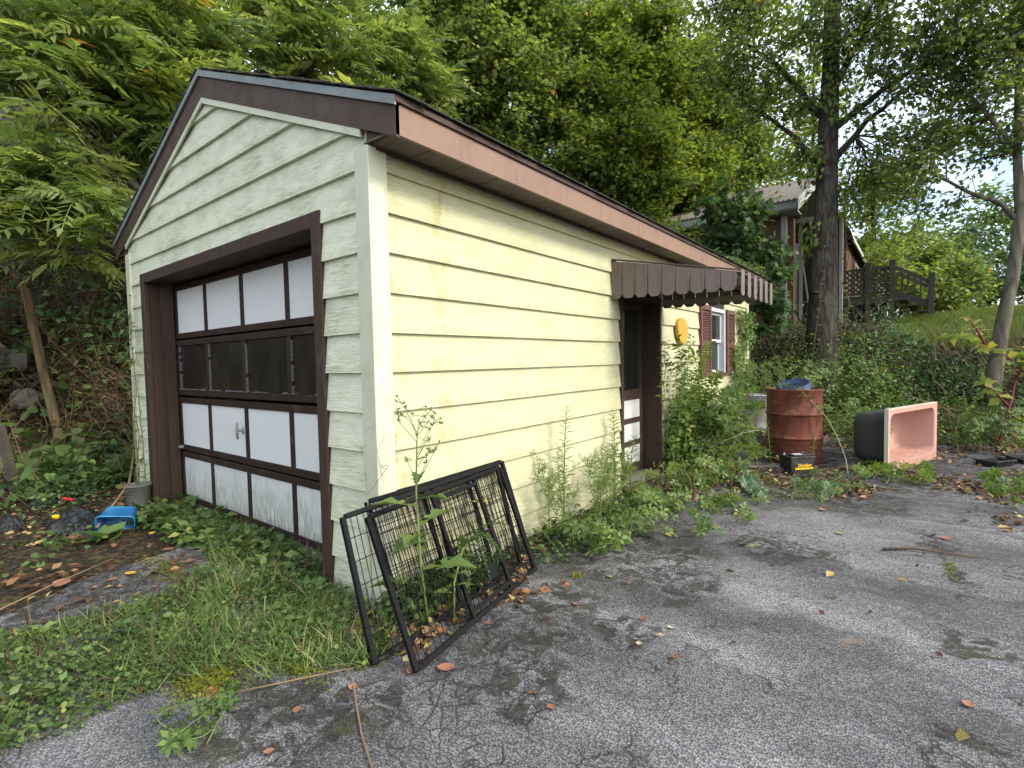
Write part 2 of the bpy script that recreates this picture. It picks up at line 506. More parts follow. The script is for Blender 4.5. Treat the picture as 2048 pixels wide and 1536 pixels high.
def asphalt_mat():
    nt = NT('weathered_asphalt'); nt.flat = True; p = nt.pos()
    wob = nt.n('TexNoise', {'Vector': p, 'Scale': 3.0, 'Detail': 3, 'Roughness': .7}, noise_dimensions='2D').outputs['Color']
    wv = nt.n('VectorMath', {0: nt.n('VectorMath', {0: wob, 1: (.5, .5, .5)}, operation='SUBTRACT').outputs[0], 1: (.40, .40, 0)}, operation='MULTIPLY').outputs[0]
    pw = nt.n('VectorMath', {0: p, 1: wv}, operation='ADD').outputs[0]
    vo = nt.vor(p, 115, 'F1', None)
    cell, dist = vo['Color'], vo['Distance']
    cg = nt.sep(cell)[0]
    cell2 = nt.noise(p, 240, 0)
    stone = nt.ramp(cg, [(0, (.042, .043, .046)), (.35, (.092, .092, .095)), (.7, (.17, .17, .168)), (1, (.26, .255, .245))])
    stone = nt.mix(.35, stone, nt.ramp(cell2, [(.25, .06), (.75, .28)]))
    gap = nt.ramp(dist, [(.30, 0), (.62, 1)])
    col = nt.mix(nt.math('MULTIPLY', gap, .72), stone, (.024, .024, .026))
    # long faded wheel tracks and washed patches
    st = nt.noise(nt.map(pw, (.55, 1.6, 1), rot=(0, 0, -.35)), 1.0, 3, .6)
    col = nt.mix(1.0, col, nt.ramp(st, [(.30, .50), (.50, 1.0), (.68, 1.55)]), 'MULTIPLY')
    lines = nt.noise(nt.map(pw, (.9, 26, 1), rot=(0, 0, -.42)), 1.0, 1, .6)
    xs = nt.sep(p)[0]
    far_right = nt.math('MULTIPLY', nt.ramp(nt.math('MULTIPLY', xs, .25), [(.47, 0), (.64, 1)]), smooth_mask(nt, lines, .50, .62))
    col = nt.mix(nt.math('MULTIPLY', far_right, .55), col, (.05, .05, .05))
    # moss and wet stains
    stain = None
    for cx, cy, rx, ry in ((1.33, 1.18, .16, .42), (1.24, .56, .24, .20), (2.50, .59, .16, .12), (2.61, 1.34, .13, .16), (2.49, 2.89, .10, .34), (2.6, 2.2, .05, .35),
                           (.55, -.62, .40, .30), (.80, .35, .36, .9), (.5, 1.7, .6, 1.1), (1.05, 1.5, .4, .7), (.6, 4.2, 1.6, 1.6), (1.8, 5.6, 1.6, 2.0), (-.6, -1.1, .5, .4), (1.95, 4.0, .6, .8), (-1.55, -.9, .75, 1.5), (-1.6, -.6, .6, .8), (.35, -.85, .55, .35), (1.05, -.1, .35, .3), (1.6, 2.2, .5, .35), (4.5, 6.5, 2.5, 2.2)):
        q = nt.n('VectorMath', {0: nt.n('VectorMath', {0: pw, 1: (cx, cy, 0)}, operation='SUBTRACT').outputs[0], 1: (1 / rx, 1 / ry, 0)}, operation='MULTIPLY').outputs[0]
        L = nt.n('VectorMath', {0: q}, operation='LENGTH').outputs['Value']
        m_ = nt.ramp(L, [(.55, 1), (1.0, 0)])
        stain = m_ if stain is None else nt.math('MAXIMUM', stain, m_)
    brk = smooth_mask(nt, nt.noise(pw, 9, 4, .78), .40, .54)
    stain = nt.math('MULTIPLY', stain, brk)
    dirt = nt.mix(smooth_mask(nt, nt.noise(p, 22, 4, .7), .4, .62), (.010, .0095, .009), (.034, .029, .022))
    dirt = nt.mix(nt.math('MULTIPLY', smooth_mask(nt, nt.noise(nt.map(p, loc=(5, 2, 0)), 2.6, 5, .7), .54, .66), .6), dirt, (.045, .050, .012))
    col = nt.mix(nt.math('MULTIPLY', stain, .86), col, dirt)
    # rusty spots
    for cx, cy, r_ in ((2.21, 1.03, .07), (2.24, 1.26, .05)):
        q = nt.n('VectorMath', {0: nt.n('VectorMath', {0: pw, 1: (cx, cy, 0)}, operation='SUBTRACT').outputs[0], 1: (1 / r_, 1 / r_, 0)}, operation='MULTIPLY').outputs[0]
        L = nt.n('VectorMath', {0: q}, operation='LENGTH').outputs['Value']
        col = nt.mix(nt.math('MULTIPLY', nt.ramp(L, [(.2, 1), (1.2, 0)]), .5), col, (.22, .13, .07))
    # cracks
    cr1 = nt.vor(nt.n('VectorMath', {0: pw, 1: wv}, operation='ADD').outputs[0], 1.15, 'DISTANCE_TO_EDGE')
    c1 = nt.math('MULTIPLY', nt.ramp(cr1, [(.0, 1), (.016, 0)]), smooth_mask(nt, nt.noise(nt.map(p, loc=(1, 9, 0)), 1.1, 3), .40, .52))
    pf = nt.n('VectorMath', {0: p, 1: nt.n('VectorMath', {0: wv, 1: (.30, .30, 0)}, operation='MULTIPLY').outputs[0]}, operation='ADD').outputs[0]
    cr2 = nt.vor(pf, 10.5, 'DISTANCE_TO_EDGE')
    q = nt.n('VectorMath', {0: nt.n('VectorMath', {0: pw, 1: (.95, -.35, 0)}, operation='SUBTRACT').outputs[0], 1: (1.1, 1.1, 0)}, operation='MULTIPLY').outputs[0]
    zone = nt.ramp(nt.n('VectorMath', {0: q}, operation='LENGTH').outputs['Value'], [(.55, 1), (1.35, 0)])
    c2 = nt.math('MULTIPLY', nt.math('MULTIPLY', nt.ramp(cr2, [(.0, 1), (.075, 0)]), zone), smooth_mask(nt, nt.noise(p, 3.5, 3), .40, .55))
    ck = nt.math('MAXIMUM', c1, c2)
    col = nt.mix(nt.math('MULTIPLY', ck, .9), col, (.014, .013, .012))
    h = nt.math('SUBTRACT', 1.0, dist)
    return nt.done(col, .88, nt.bump(h, .7, .004), spec=.25)
M['asphalt'] = asphalt_mat()

def soil_mat():
    nt = NT('soil'); nt.flat = True; p = nt.pos()
    a = nt.noise(p, 2.2, 3, .7); b = nt.noise(p, 26, 3, .75); c = nt.vor(p, 30, 'F1', 'Color')
    col = nt.ramp(b, [(.3, (.010, .008, .006)), (.5, (.028, .021, .014)), (.7, (.062, .046, .030))])
    col = nt.mix(nt.math('MULTIPLY', smooth_mask(nt, a, .5, .65), .6), col, (.035, .045, .015))
    lit = nt.math('MULTIPLY', smooth_mask(nt, nt.sep(c)[0], .6, .8), .4)
    col = nt.mix(lit, col, nt.ramp(nt.sep(c)[1], [(0, (.10, .05, .025)), (.6, (.16, .085, .045)), (1, (.20, .15, .07))]))
    yy = nt.sep(p)[1]
    far = nt.math('MULTIPLY', nt.ramp(nt.math('MULTIPLY', yy, .02), [(.24, 0), (.27, 1)]), nt.ramp(nt.math('ADD', nt.math('MULTIPLY', nt.sep(p)[0], .05), .5), [(.50, 0), (.58, 1)]))
    col = nt.mix(far, col, nt.mix(b, (.045, .075, .015), (.09, .125, .026)))
    return nt.done(col, .95, nt.bump(b, .9, .03), spec=.15)
M['soil'] = soil_mat()

def bark_mat(name, c0, c1, sx=14, bump=1.0):
    nt = NT(name); p = nt.pos()
    w = nt.n('TexNoise', {'Vector': nt.map(p, (3, 3, 1.2)), 'Scale': 1, 'Detail': 1}).outputs['Color']
    pw = nt.n('VectorMath', {0: p, 1: nt.n('VectorMath', {0: w, 1: (.12, .12, .1)}, operation='MULTIPLY').outputs[0]}, operation='ADD').outputs[0]
    r_ = nt.noise(nt.map(pw, (sx, sx, sx * .16)), 1.0, 3, .65)
    v = nt.vor(nt.map(pw, (sx * .8, sx * .8, sx * .14)), 1.0, 'DISTANCE_TO_EDGE')
    col = nt.ramp(r_, [(.3, c0), (.7, c1)])
    col = nt.mix(nt.math('MULTIPLY', nt.ramp(v, [(0, 1), (.16, 0)]), .7), col, tuple(c * .45 for c in c0))
    col = nt.mix(nt.math('MULTIPLY', smooth_mask(nt, nt.noise(p, 2.2, 5), .52, .66), .4), col, (.10, .12, .06))
    h = r_
    return nt.done(col, .92, nt.bump(h, bump, .03), spec=.15)
M['bark'] = bark_mat('rough_bark', (.032, .026, .021), (.095, .080, .066))
M['bark_smooth'] = bark_mat('smooth_bark', (.085, .075, .055), (.17, .15, .115), 8, .35)
M['bark_brown'] = bark_mat('sapling_bark', (.10, .065, .035), (.20, .14, .08), 10, .4)
M['twig'] = painted('twig', (.085, .060, .038), .9, .4, (.16, .13, .09), (30, 30, 30), .3)
M['dry_stem'] = painted('dry_stem', (.20, .135, .075), .9, .5, (.10, .07, .04), (30, 30, 30), .2)
M['green_stem'] = painted('green_stem', (.13, .19, .05), .7, .4, (.16, .12, .06), (30, 30, 30), .1)
M['red_stem'] = painted('pokeweed_stem', (.20, .018, .045), .5, .3, (.12, .10, .04), (20, 20, 6), .1)
M['bramble_stem'] = painted('bramble_cane', (.24, .20, .15), .8, .5, (.16, .07, .06), (20, 20, 20), .1)

M['leaf_ailanthus'] = leaf_material('ailanthus_leaf', [(0, (0.066, 0.107, 0.039)), (.40, (0.164, 0.227, 0.070)), (.72, (0.283, 0.337, 0.108)), (.92, (0.421, 0.441, 0.125)), (.96, (0.600, 0.417, 0.068)), (1, (0.600, 0.332, 0.068))], 0.55, .42, .9, .16)
M['leaf_maple'] = leaf_material('maple_leaf', [(0, (0.077, 0.120, 0.040)), (.45, (0.172, 0.235, 0.066)), (.75, (0.284, 0.342, 0.090)), (.97, (0.444, 0.457, 0.106)), (1, (0.600, 0.285, 0.080))], 0.58, .42, .6, .35)
M['leaf_yellowgreen'] = leaf_material('yellowgreen_leaf', [(0, (0.089, 0.133, 0.032)), (.5, (0.210, 0.279, 0.056)), (.85, (0.364, 0.414, 0.075)), (1, (0.523, 0.461, 0.087))], 0.58, .42, .7, .3)
M['leaf_dark'] = leaf_material('dark_leaf', [(0, (0.029, 0.066, 0.029)), (.5, (0.066, 0.121, 0.044)), (.85, (0.138, 0.211, 0.065)), (1, (0.275, 0.294, 0.074))], 0.45, .45, .5, .3)
M['leaf_bluegreen'] = leaf_material('honeysuckle_leaf', [(0, (0.038, 0.078, 0.041)), (.5, (0.095, 0.164, 0.083)), (.85, (0.207, 0.293, 0.147)), (1, (0.345, 0.414, 0.172))], .35, .4, .8, .3)
M['leaf_bramble'] = leaf_material('bramble_leaf', [(0, (0.041, 0.081, 0.024)), (.5, (0.115, 0.189, 0.047)), (.85, (0.230, 0.311, 0.074)), (1, (0.405, 0.378, 0.095))], .42, .5, .8, .25)
M['leaf_weed'] = leaf_material('weed_leaf', [(0, (.030, .060, .018)), (.5, (.080, .140, .036)), (.85, (.155, .225, .060)), (1, (.28, .30, .08))], .35, .5, 2.2, .4)
M['grass'] = leaf_material('grass_blade', [(0, (0.058, 0.098, 0.026)), (.5, (0.124, 0.195, 0.046)), (.80, (0.208, 0.273, 0.072)), (.92, (0.338, 0.312, 0.130)), (1, (0.442, 0.351, 0.182))], .3, .6, 1.5, .25)
M['lawn'] = leaf_material('lawn_blade', [(0, (.075, .115, .022)), (.6, (.145, .190, .036)), (1, (.24, .25, .06))], .4, .6, .8, .3)
M['dry'] = leaf_material('dry_brush', [(0, (.030, .020, .012)), (.5, (.080, .053, .030)), (.9, (.15, .105, .06)), (1, (.22, .165, .10))], .15, .8, 1.0, .25)
M['litter'] = leaf_material('leaf_litter', [(0, (.035, .020, .012)), (.35, (.10, .052, .028)), (.6, (.20, .095, .045)), (.82, (.27, .165, .075)), (.95, (.38, .30, .10)), (1, (.40, .34, .16))], .12, .75, 2, .1)
M['leaf_rust'] = leaf_material('rust_leaf', [(0, (.16, .070, .038)), (1, (.29, .135, .08))], .1, .7, 20, .5)
M['leaf_yellow'] = leaf_material('yellow_leaf', [(0, (.45, .30, .04)), (1, (.55, .42, .10))], .2, .6, 20, .5)
M['leaf_tan'] = leaf_material('tan_leaf', [(0, (.30, .23, .14)), (1, (.46, .40, .28))], .1, .7, 20, .5)
M['moss'] = leaf_material('moss_tuft', [(0, (.06, .075, .008)), (.6, (.14, .15, .012)), (1, (.22, .20, .02))], .2, .9, 5, .3)

# ------------------------------------------------------------------ ground
def axis(lo, hi, dense_lo, dense_hi, step, grow=1.18):
    a = list(np.arange(dense_lo, dense_hi, step))
    s_ = step; v = dense_lo
    while v > lo:
        s_ *= grow; v -= s_; a.insert(0, v)
    s_ = step; v = a[-1]
    while v < hi:
        s_ *= grow; v += s_; a.append(v)
    return np.array(a)
gx = axis(-250, 250, -13, 8, .22); gy = axis(-150, 350, -4, 20, .22)
GX, GY = np.meshgrid(gx, gy, indexing='ij')
GV = np.stack([GX, GY, height(GX, GY)], -1).reshape(-1, 3)
ny_ = len(gy)
ii, jj = np.meshgrid(np.arange(len(gx) - 1), np.arange(ny_ - 1), indexing='ij')
q = (ii * ny_ + jj).ravel()
GF = np.stack([q, q + ny_, q + ny_ + 1, q + 1], -1)
gme = np_mesh('ground', GV, GF)
gme.polygons.foreach_set('use_smooth', [True] * len(gme.polygons))
tag(link('ground', gme, M['soil']), 'dark leaf-strewn soil that rises into banks behind the garage', 'ground', kind='structure')

# driveway: one sheet with a ragged outline
def drive_outline():
    pts = []
    for y in np.arange(-7, 8.31, .16):            # left border (lane edge, then under the garage)
        x = -1.72 - .30 * (y + 1.35) if y < -.2 else -2.2
        x = min(x, -.2)
        pts.append((x + (vnoise(np.array(y * 2.3), np.array(1.7)) - .5) * .22, y))
    for x in np.arange(-2.0, 14, .2):
        pts.append((x, 8.2 + (vnoise(np.array(x * 1.9), np.array(7.7)) - .5) * .5))
    pts += [(14, 8), (14, -7)]
    return [(float(a), float(b)) for a, b in pts]
dm = MB()
ol = drive_outline()
dm.add([(a, b, 0.0) for a, b in ol] + [(a, b, -.06) for a, b in ol],
       [tuple(range(len(ol)))[::-1]] + [(i, (i + 1) % len(ol), len(ol) + (i + 1) % len(ol), len(ol) + i) for i in range(len(ol))])
drv = dm.build('driveway', M['asphalt'])
tag(drv, 'cracked grey asphalt driveway with dark moss stains', 'driveway', kind='structure')

# ------------------------------------------------------------------ garage
E_ = .225
Z0 = 5.9 * E_
W, LEN = 4.05, 8.0
XC = -W / 2
gar = empty('garage', (XC, 0, 0), 'pale yellow clapboard garage with brown trim and a panelled overhead door', 'garage')
PITCH = .413
Z_RAKE_B = 3.47            # underside of the rake boards at the apex
def rake_z(x): return Z_RAKE_B - abs(x - XC) * PITCH
LIP, TOP = .027, .003
def plank_front(x0b, x1b, x0t, x1t, z0, z1, yb=-LIP):
    # board profile: thick proud lip below, thin at the top; faces -y
    m = MB()
    jb = [rng.normal(0, .0012) for _ in range(4)]
    yt = -TOP
    v = [(x0b, yb, z0 - .010 + jb[0]), (x1b, yb, z0 - .010 + jb[1]), (x1t, yt, z1), (x0t, yt, z1),
         (x0b, .008, z0 - .010 + jb[0]), (x1b, .008, z0 - .010 + jb[1]), (x1t, .008, z1), (x0t, .008, z1)]
    m.add(v, [(0, 1, 2, 3), (7, 6, 5, 4), (0, 4, 5, 1), (1, 5, 6, 2), (2, 6, 7, 3), (3, 7, 4, 0)])
    return m.build('siding_board', M['siding_front'], gar)
def plank_side(y0, y1, z0, z1, xs=0.0):
    m = MB()
    n = max(1, int((y1 - y0) / .75))
    v = []; f = []
    for i in range(n + 1):
        y = y0 + (y1 - y0) * i / n
        j = rng.normal(0, .0010)
        o = rng.normal(0, .0012)
        v += [(xs + LIP + o, y, z0 - .010 + j), (xs + TOP, y, z1), (xs - .008, y, z1), (xs - .008, y, z0 - .010 + j)]
    for i in range(n):
        a, b = 4 * i, 4 * i + 4
        for k in range(4):
            k2 = (k + 1) % 4
            f.append((a + k, b + k, b + k2, a + k2))
    f += [(0, 1, 2, 3), (4 * n + 3, 4 * n + 2, 4 * n + 1, 4 * n)]
    m.add(v, f)
    return m.build('siding_board', M['siding_side'], gar)

DX0, DX1, DZ = -3.56, -.55, 2.235        # overhead door opening
TX0, TX1, TZ = -3.66, -.46, 2.30         # outside of its trim
edges = [0.0] + [Z0 + k * E_ for k in range(-5, 12)]
for z0, z1 in zip(edges[:-1], edges[1:]):
    xr = lambda z: min(-.004, XC + (Z_RAKE_B + .08 - z) / PITCH)
    xl = lambda z: max(-W + .004, XC - (Z_RAKE_B + .08 - z) / PITCH)
    if z0 > Z_RAKE_B + .02: continue
    z1c = min(z1, Z_RAKE_B + .06)
    if z0 >= TZ - .02:
        plank_front(xl(z0), xr(z0), xl(z1c), xr(z1c), z0, z1c)
    else:
        plank_front(xl(z0), TX0 + .004, xl(z0), TX0 + .004, z0, z1)
        plank_front(TX1 - .004, xr(z0), TX1 - .004, xr(z0), z0, z1)
        if z1 > TZ + .01:
            plank_front(TX0 + .0042, TX1 - .0042, TX0 + .0042, TX1 - .0042, TZ - .004, z1, -(LIP + (TOP - LIP) * (TZ - z0) / (z1 - z0)))
# right wall boards
DY0, DY1, DRZ = 2.97, 4.03, 2.06         # entry doorway (outside of frame)
WY0, WY1, WZ0, WZ1 = 5.86, 6.60, 1.13, 2.10
WALLTOP = 2.556
joints = {1: 1.36, 0: 1.56}
for i, (z0, z1) in enumerate(zip(edges[:-1], edges[1:])):
    if z0 > WALLTOP - .01: continue
    z1 = min(z1, WALLTOP); k = i - 6
    spans = [(.097, LEN - .01)]
    def cut(sp, a, b):
        out = []
        for s0, s1 in sp:
            if b <= s0 or a >= s1: out.append((s0, s1)); continue
            if s0 < a: out.append((s0, a))
            if s1 > b: out.append((b, s1))
        return out
    if z0 < DRZ - .03: spans = cut(spans, DY0, DY1)
    if z0 < WZ1 - .03 and z1 > WZ0 + .03: spans = cut(spans, WY0 - .02, WY1 + .02)
    if k in joints: spans = cut(spans, joints[k] - .0015, joints[k] + .0015)
    for s0, s1 in spans: plank_side(s0, s1, z0, z1)
# corner posts, sheathing behind the boards, far walls
def corner_post(x, y, sx, sy, top=2.55):
    m = MB()
    w, t = .094, .033
    m.prism([(x + sx * t, y + sy * t), (x + sx * t, y - sy * w), (x + sx * .0, y - sy * w), (x, y), (x - sx * w, y), (x - sx * w, y + sy * t)], 'z', -.02, top)
    return m.build('corner_post', M['trim'], gar, bevel=.004)
corner_post(0, 0, 1, -1)
corner_post(-W, 0, -1, -1)
corner_post(0, LEN, 1, 1)
MB().box((-W + .02, LEN - .05, 0), (-.02, LEN, 2.56)).build('rear_wall', M['siding_front'], gar)
MB().box((-W - .02, .03, 0), (-W + .03, LEN - .06, 2.56)).build('side_wall', M['siding_front'], gar)
m = MB()
m.box((-.075, .02, 0), (-.012, DY0 + .02, 2.54)).box((-.075, DY1 - .02, 0), (-.012, LEN - .06, WZ0)).box((-.075, DY0 + .03, DRZ - .02), (-.012, LEN - .06, 2.54))
m.box((-.075, DY1 - .02, WZ0 + .002), (-.012, WY0, DRZ - .03)).box((-.075, WY1, WZ0 + .002), (-.012, LEN - .06, DRZ - .03))
m.build('wall_sheathing', M['dark_void'], gar)
m = MB()
m.box((-W + .04, .012, 0), (TX0 + .05, .075, 2.54)).box((TX1 - .05, .012, 0), (-.08, .075, 2.54))
m.prism([(TX0 + .055, TZ - .03), (TX1 - .055, TZ - .03), (TX1 - .055, 2.6), (XC, 3.42), (TX0 + .055, 2.6)], 'y', .012, .075)
m.build('front_sheathing', M['dark_void'], gar)
MB().box((-W + .05, .3, .002), (-.10, LEN - .08, .012)).build('garage_floor', M['stone'], gar)

# roof: deck, shingle courses, drip edge, rake and eave trim
EAVE_X = .285
RY0, RY1 = -.045, LEN + .12
ztop = lambda d: 3.655 - d * PITCH       # top of the rake board at distance d from the ridge
run = EAVE_X - XC
for sgn in (1, -1):
    nrm = Vector((PITCH * sgn, 0, 1)).normalized()
    e0 = Vector((XC, RY0, ztop(0))); e1 = Vector((XC + sgn * run, RY0, ztop(run)))
    d1 = Vector((0, RY1 - RY0, 0))
    MB().slab([e0 - d1 * 0, e1, e1 + d1, e0 + d1] if sgn > 0 else [e0 + d1, e1 + d1, e1, e0], nrm, .022).build('roof_deck', M['wood_grey'], gar)
    nc = 17
    for c in range(nc):
        a = run * c / nc; b = run * (c + 1) / nc + (.028 if c == nc - 1 else .012)
        m = MB(); n = 40
        for i in range(n):
            y0 = RY0 - .02 + (RY1 - RY0 + .04) * i / n; y1 = RY0 - .02 + (RY1 - RY0 + .04) * (i + 1) / n - .006
            jit = rng.normal(0, .006, 2)
            if i == 0: y0 += rng.normal(0, .008)
            P = lambda d, y, h: Vector((XC + sgn * d, y, ztop(d))) + nrm * h
            pts = [P(a - .05 if c else a, y0, .024 + .001), P(b + jit[0], y0, .033), P(b + jit[1], y1, .033), P(a - .05 if c else a, y1, .025)]
            if sgn < 0: pts = pts[::-1]
            m.slab(pts, nrm, .007)
        m.build('shingle_course', M['shingle'], gar)
    # rake board, drip edge over it, thin light moulding below it
    bx = XC + sgn * run
    poly = [(XC, Z_RAKE_B), (bx, rake_z(bx)), (bx, ztop(run) - .02), (XC, ztop(0) - .02)]
    MB().prism(poly if sgn > 0 else poly[::-1], 'y', RY0, RY0 + .024).build('rake_board', M['rake'], gar)
    poly = [(XC, ztop(0) - .030), (bx + sgn * .012, ztop(run) - .036), (bx + sgn * .012, ztop(run) + .012), (XC, ztop(0) + .014)]
    MB().prism(poly if sgn > 0 else poly[::-1], 'y', RY0 - .016, RY0 - .003).build('drip_edge', M['drip'], gar)
    x_in = -.02 if sgn > 0 else -W + .02
    poly = [(XC, Z_RAKE_B - .045), (x_in, rake_z(x_in) - .042), (x_in, rake_z(x_in) - .001), (XC, Z_RAKE_B - .001)]
    MB().prism(poly if sgn > 0 else poly[::-1], 'y', -.042, -.029).build('rake_moulding', M['trim'], gar)
    # eave fascia (two lengths), its drip edge and the soffit panels
    zb, zt = 2.528, ztop(run) - .02
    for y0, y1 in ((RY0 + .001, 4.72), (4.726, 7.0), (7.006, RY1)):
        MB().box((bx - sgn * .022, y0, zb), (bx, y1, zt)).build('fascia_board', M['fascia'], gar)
    MB().box((bx - sgn * .004, RY0 - .014, zt + .003), (bx + sgn * .016, RY1 + .01, ztop(run) + .012)).build('eave_drip_edge', M['drip'] if sgn < 0 else M['rake'], gar)
    wx = .0 if sgn > 0 else -W
    MB().prism([(wx + sgn * .024, 2.555), (bx - sgn * .024, 2.555), (bx - sgn * .024, ztop(run) - .06), (wx + sgn * .024, rake_z(wx) - .002)][::sgn], 'y', RY0 + .026, -.004).build('soffit_return', M['rake'], gar)
    y = RY0 + .012
    while y < LEN:
        y1 = min(y + .295, LEN + .1)
        MB().box((wx + sgn * .002, y, 2.557), (bx - sgn * .023, y1 - .007, 2.565)).build('soffit_panel', M['soffit'], gar)
        y = y1
    MB().box((wx - sgn * .01, .03, 2.566), (bx - sgn * .03, LEN, 2.572)).build('soffit_backing', M['dark_void'], gar)
    if sgn > 0:
        MB().box((.022, .02, 2.535), (.036, LEN, 2.556)).build('soffit_channel', M['rake'], gar)

# overhead door
MB().box((TX1 - .095, -.036, 0), (TX1, .012, TZ)).build('door_casing', M['frame'], gar, bevel=.004)
MB().box((TX0, -.036, 0), (TX0 + .095, .012, TZ)).build('door_casing', M['frame'], gar, bevel=.004)
MB().box((TX0 + .097, -.034, TZ - .095), (TX1 - .097, .012, TZ)).build('door_casing', M['frame'], gar, bevel=.004)
MB().box((TX0 + .06, .013, 0), (TX0 + .093, .27, TZ - .06)).build('door_jamb', M['frame'], gar)
MB().box((TX1 - .093, .013, 0), (TX1 - .06, .27, TZ - .06)).build('door_jamb', M['frame'], gar)
MB().box((TX0 + .095, .013, TZ - .092), (TX1 - .095, .27, TZ - .062)).build('door_jamb', M['frame'], gar)
MB().box((TX0 + .095, .10, .0), (TX0 + .175, .19, TZ - .093)).build('door_stop', M['frame'], gar)
od = empty('overhead_door', (XC, .2, 0))
od.parent = gar
od.matrix_parent_inverse = wm(gar).inverted()
OX = [-3.475, -2.775, -2.045, -1.315, -.585]
OY = .20
rows = [(.035, .53), (.545, 1.075), (1.10, 1.645), (1.66, 2.19)]
for r_, (z0, z1) in enumerate(rows):
    sec = empty('door_section', (XC, OY, z0))
    sec.parent = od; sec.matrix_parent_inverse = wm(od).inverted()
    rl = .055
    MB().box((OX[0] - .03, OY, z0), (OX[-1] + .03, OY + .035, z0 + rl)).build('rail', M['door_rail'], sec, bevel=.003)
    MB().box((OX[0] - .03, OY, z1 - rl), (OX[-1] + .03, OY + .035, z1)).build('rail', M['door_rail'], sec, bevel=.003)
    for c, x in enumerate(OX):
        MB().box((x - .028, OY + .002, z0 + rl + .001), (x + .028, OY + .033, z1 - rl - .001)).build('stile', M['door_rail'], sec, bevel=.003)
    for c in range(4):
        a, b = OX[c] + .029, OX[c + 1] - .029
        if r_ == 2:
            MB().box((a, OY + .020, z0 + rl + .001), (b, OY + .024, z1 - rl - .001)).build('pane', M['garage_glass'], sec)
            m = MB()   # cracked putty along the bottom and one side of each pane
            n = 14
            for i in range(n):
                x0 = a + (b - a) * i / n; x1 = a + (b - a) * (i + 1) / n
                if rng.random() < .66:
                    hgt = .005 + .010 * rng.random()
                    m.prism([(x0, z0 + rl + .001), (x1, z0 + rl + .001), (x1 + rng.normal(0, .004), z0 + rl + hgt), (x0 + rng.normal(0, .004), z0 + rl + hgt * .8)], 'y', OY - .004 - .006 * rng.random(), OY + .0195)
            for i in range(n):
                zz0 = z0 + rl + (z1 - z0 - 2 * rl) * i / n; zz1 = zz0 + (z1 - z0 - 2 * rl) / n
                if rng.random() < .85:
                    w_ = .006 + .004 * rng.random()
                    m.prism([(a, zz0), (a + w_, zz0 + .003), (a + w_ * .9, zz1 - .003), (a, zz1)], 'y', OY + .006, OY + .0195)
            m.build('putty', M['putty'], sec)['kind'] = 'stuff'
        else:
            MB().box((a, OY + .012, z0 + rl + .001), (b, OY + .022, z1 - rl - .001)).build('panel', M['door_panel'], sec)
MB().box((OX[0] - .03, OY + .003, .0), (OX[-1] + .03, OY + .04, .033)).build('bottom_seal', M['wood_grey'], od)
hm = MB()
hm.tube([(-2.12, OY + .01, .83), (-2.12, OY - .04, .83)], .009, 8).tube([(-2.12, OY - .04, .76), (-2.12, OY - .045, .83), (-2.12, OY - .04, .90)], [.009, .014, .009], 8)
hm.box((-2.135, OY + .006, .80), (-2.105, OY + .0125, .86))
hm.build('handle', M['steel'], od, smooth=True)
hg = MB()
hg.box((OX[0] - .10, OY - .03, .565), (OX[0] + .05, OY - .002, .59)).tube([(OX[0] - .03, OY - .02, .5), (OX[0] - .03, OY - .02, .62)], .012, 8)
hg.build('hinge', M['steel'], od)

# entry door in the right wall
RD = -.19
ed = empty('entry_door', (RD, 3.5, 0)); ed.parent = gar; ed.matrix_parent_inverse = wm(gar).inverted()
fr_ = empty('door_frame', (0, 3.5, 0)); fr_.parent = gar; fr_.matrix_parent_inverse = wm(gar).inverted()
MB().box((-.21, DY0 + .002, 0), (.034, DY0 + .05, DRZ)).build('frame_post', M['frame'], fr_)
MB().box((-.21, DY1 - .05, 0), (.030, DY1 - .002, DRZ)).build('frame_post', M['frame'], fr_)
MB().box((-.21, DY0 + .051, DRZ - .05), (.030, DY1 - .051, DRZ)).build('frame_head', M['frame'], fr_)
MB().box((-.22, DY0 + .051, 0), (.02, DY1 - .051, .05)).build('door_sill', M['wood_grey'], fr_)
a, b = DY0 + .055, DY1 - .055
MB().box((RD - .03, a, .055), (RD, a + .09, 2.0)).build('stile', M['frame'], ed)
MB().box((RD - .03, b - .07, .055), (RD, b, 2.0)).build('stile', M['frame'], ed)
zr = [(.055, .16), (.37, .43), (.63, .69), (.90, 1.02), (1.92, 2.0)]
for z0, z1 in zr:
    MB().box((RD - .029, a + .091, z0), (RD + .001, b - .071, z1)).build('rail', M['frame'], ed)
for (p0, p1), (q0, q1) in zip(zr[:3], zr[1:4]):
    MB().box((RD - .02, a + .091, p1 + .001), (RD - .008, b - .071, q0 - .001)).build('panel', M['door_panel'], ed)
MB().box((RD - .02, a + .091, 1.021), (RD - .012, b - .071, 1.919)).build('pane', M['glass'], ed)
MB().box((RD - .011, b - .12, 1.021), (RD + .004, b - .10, 1.919)).build('glazing_bar', M['frame'], ed)

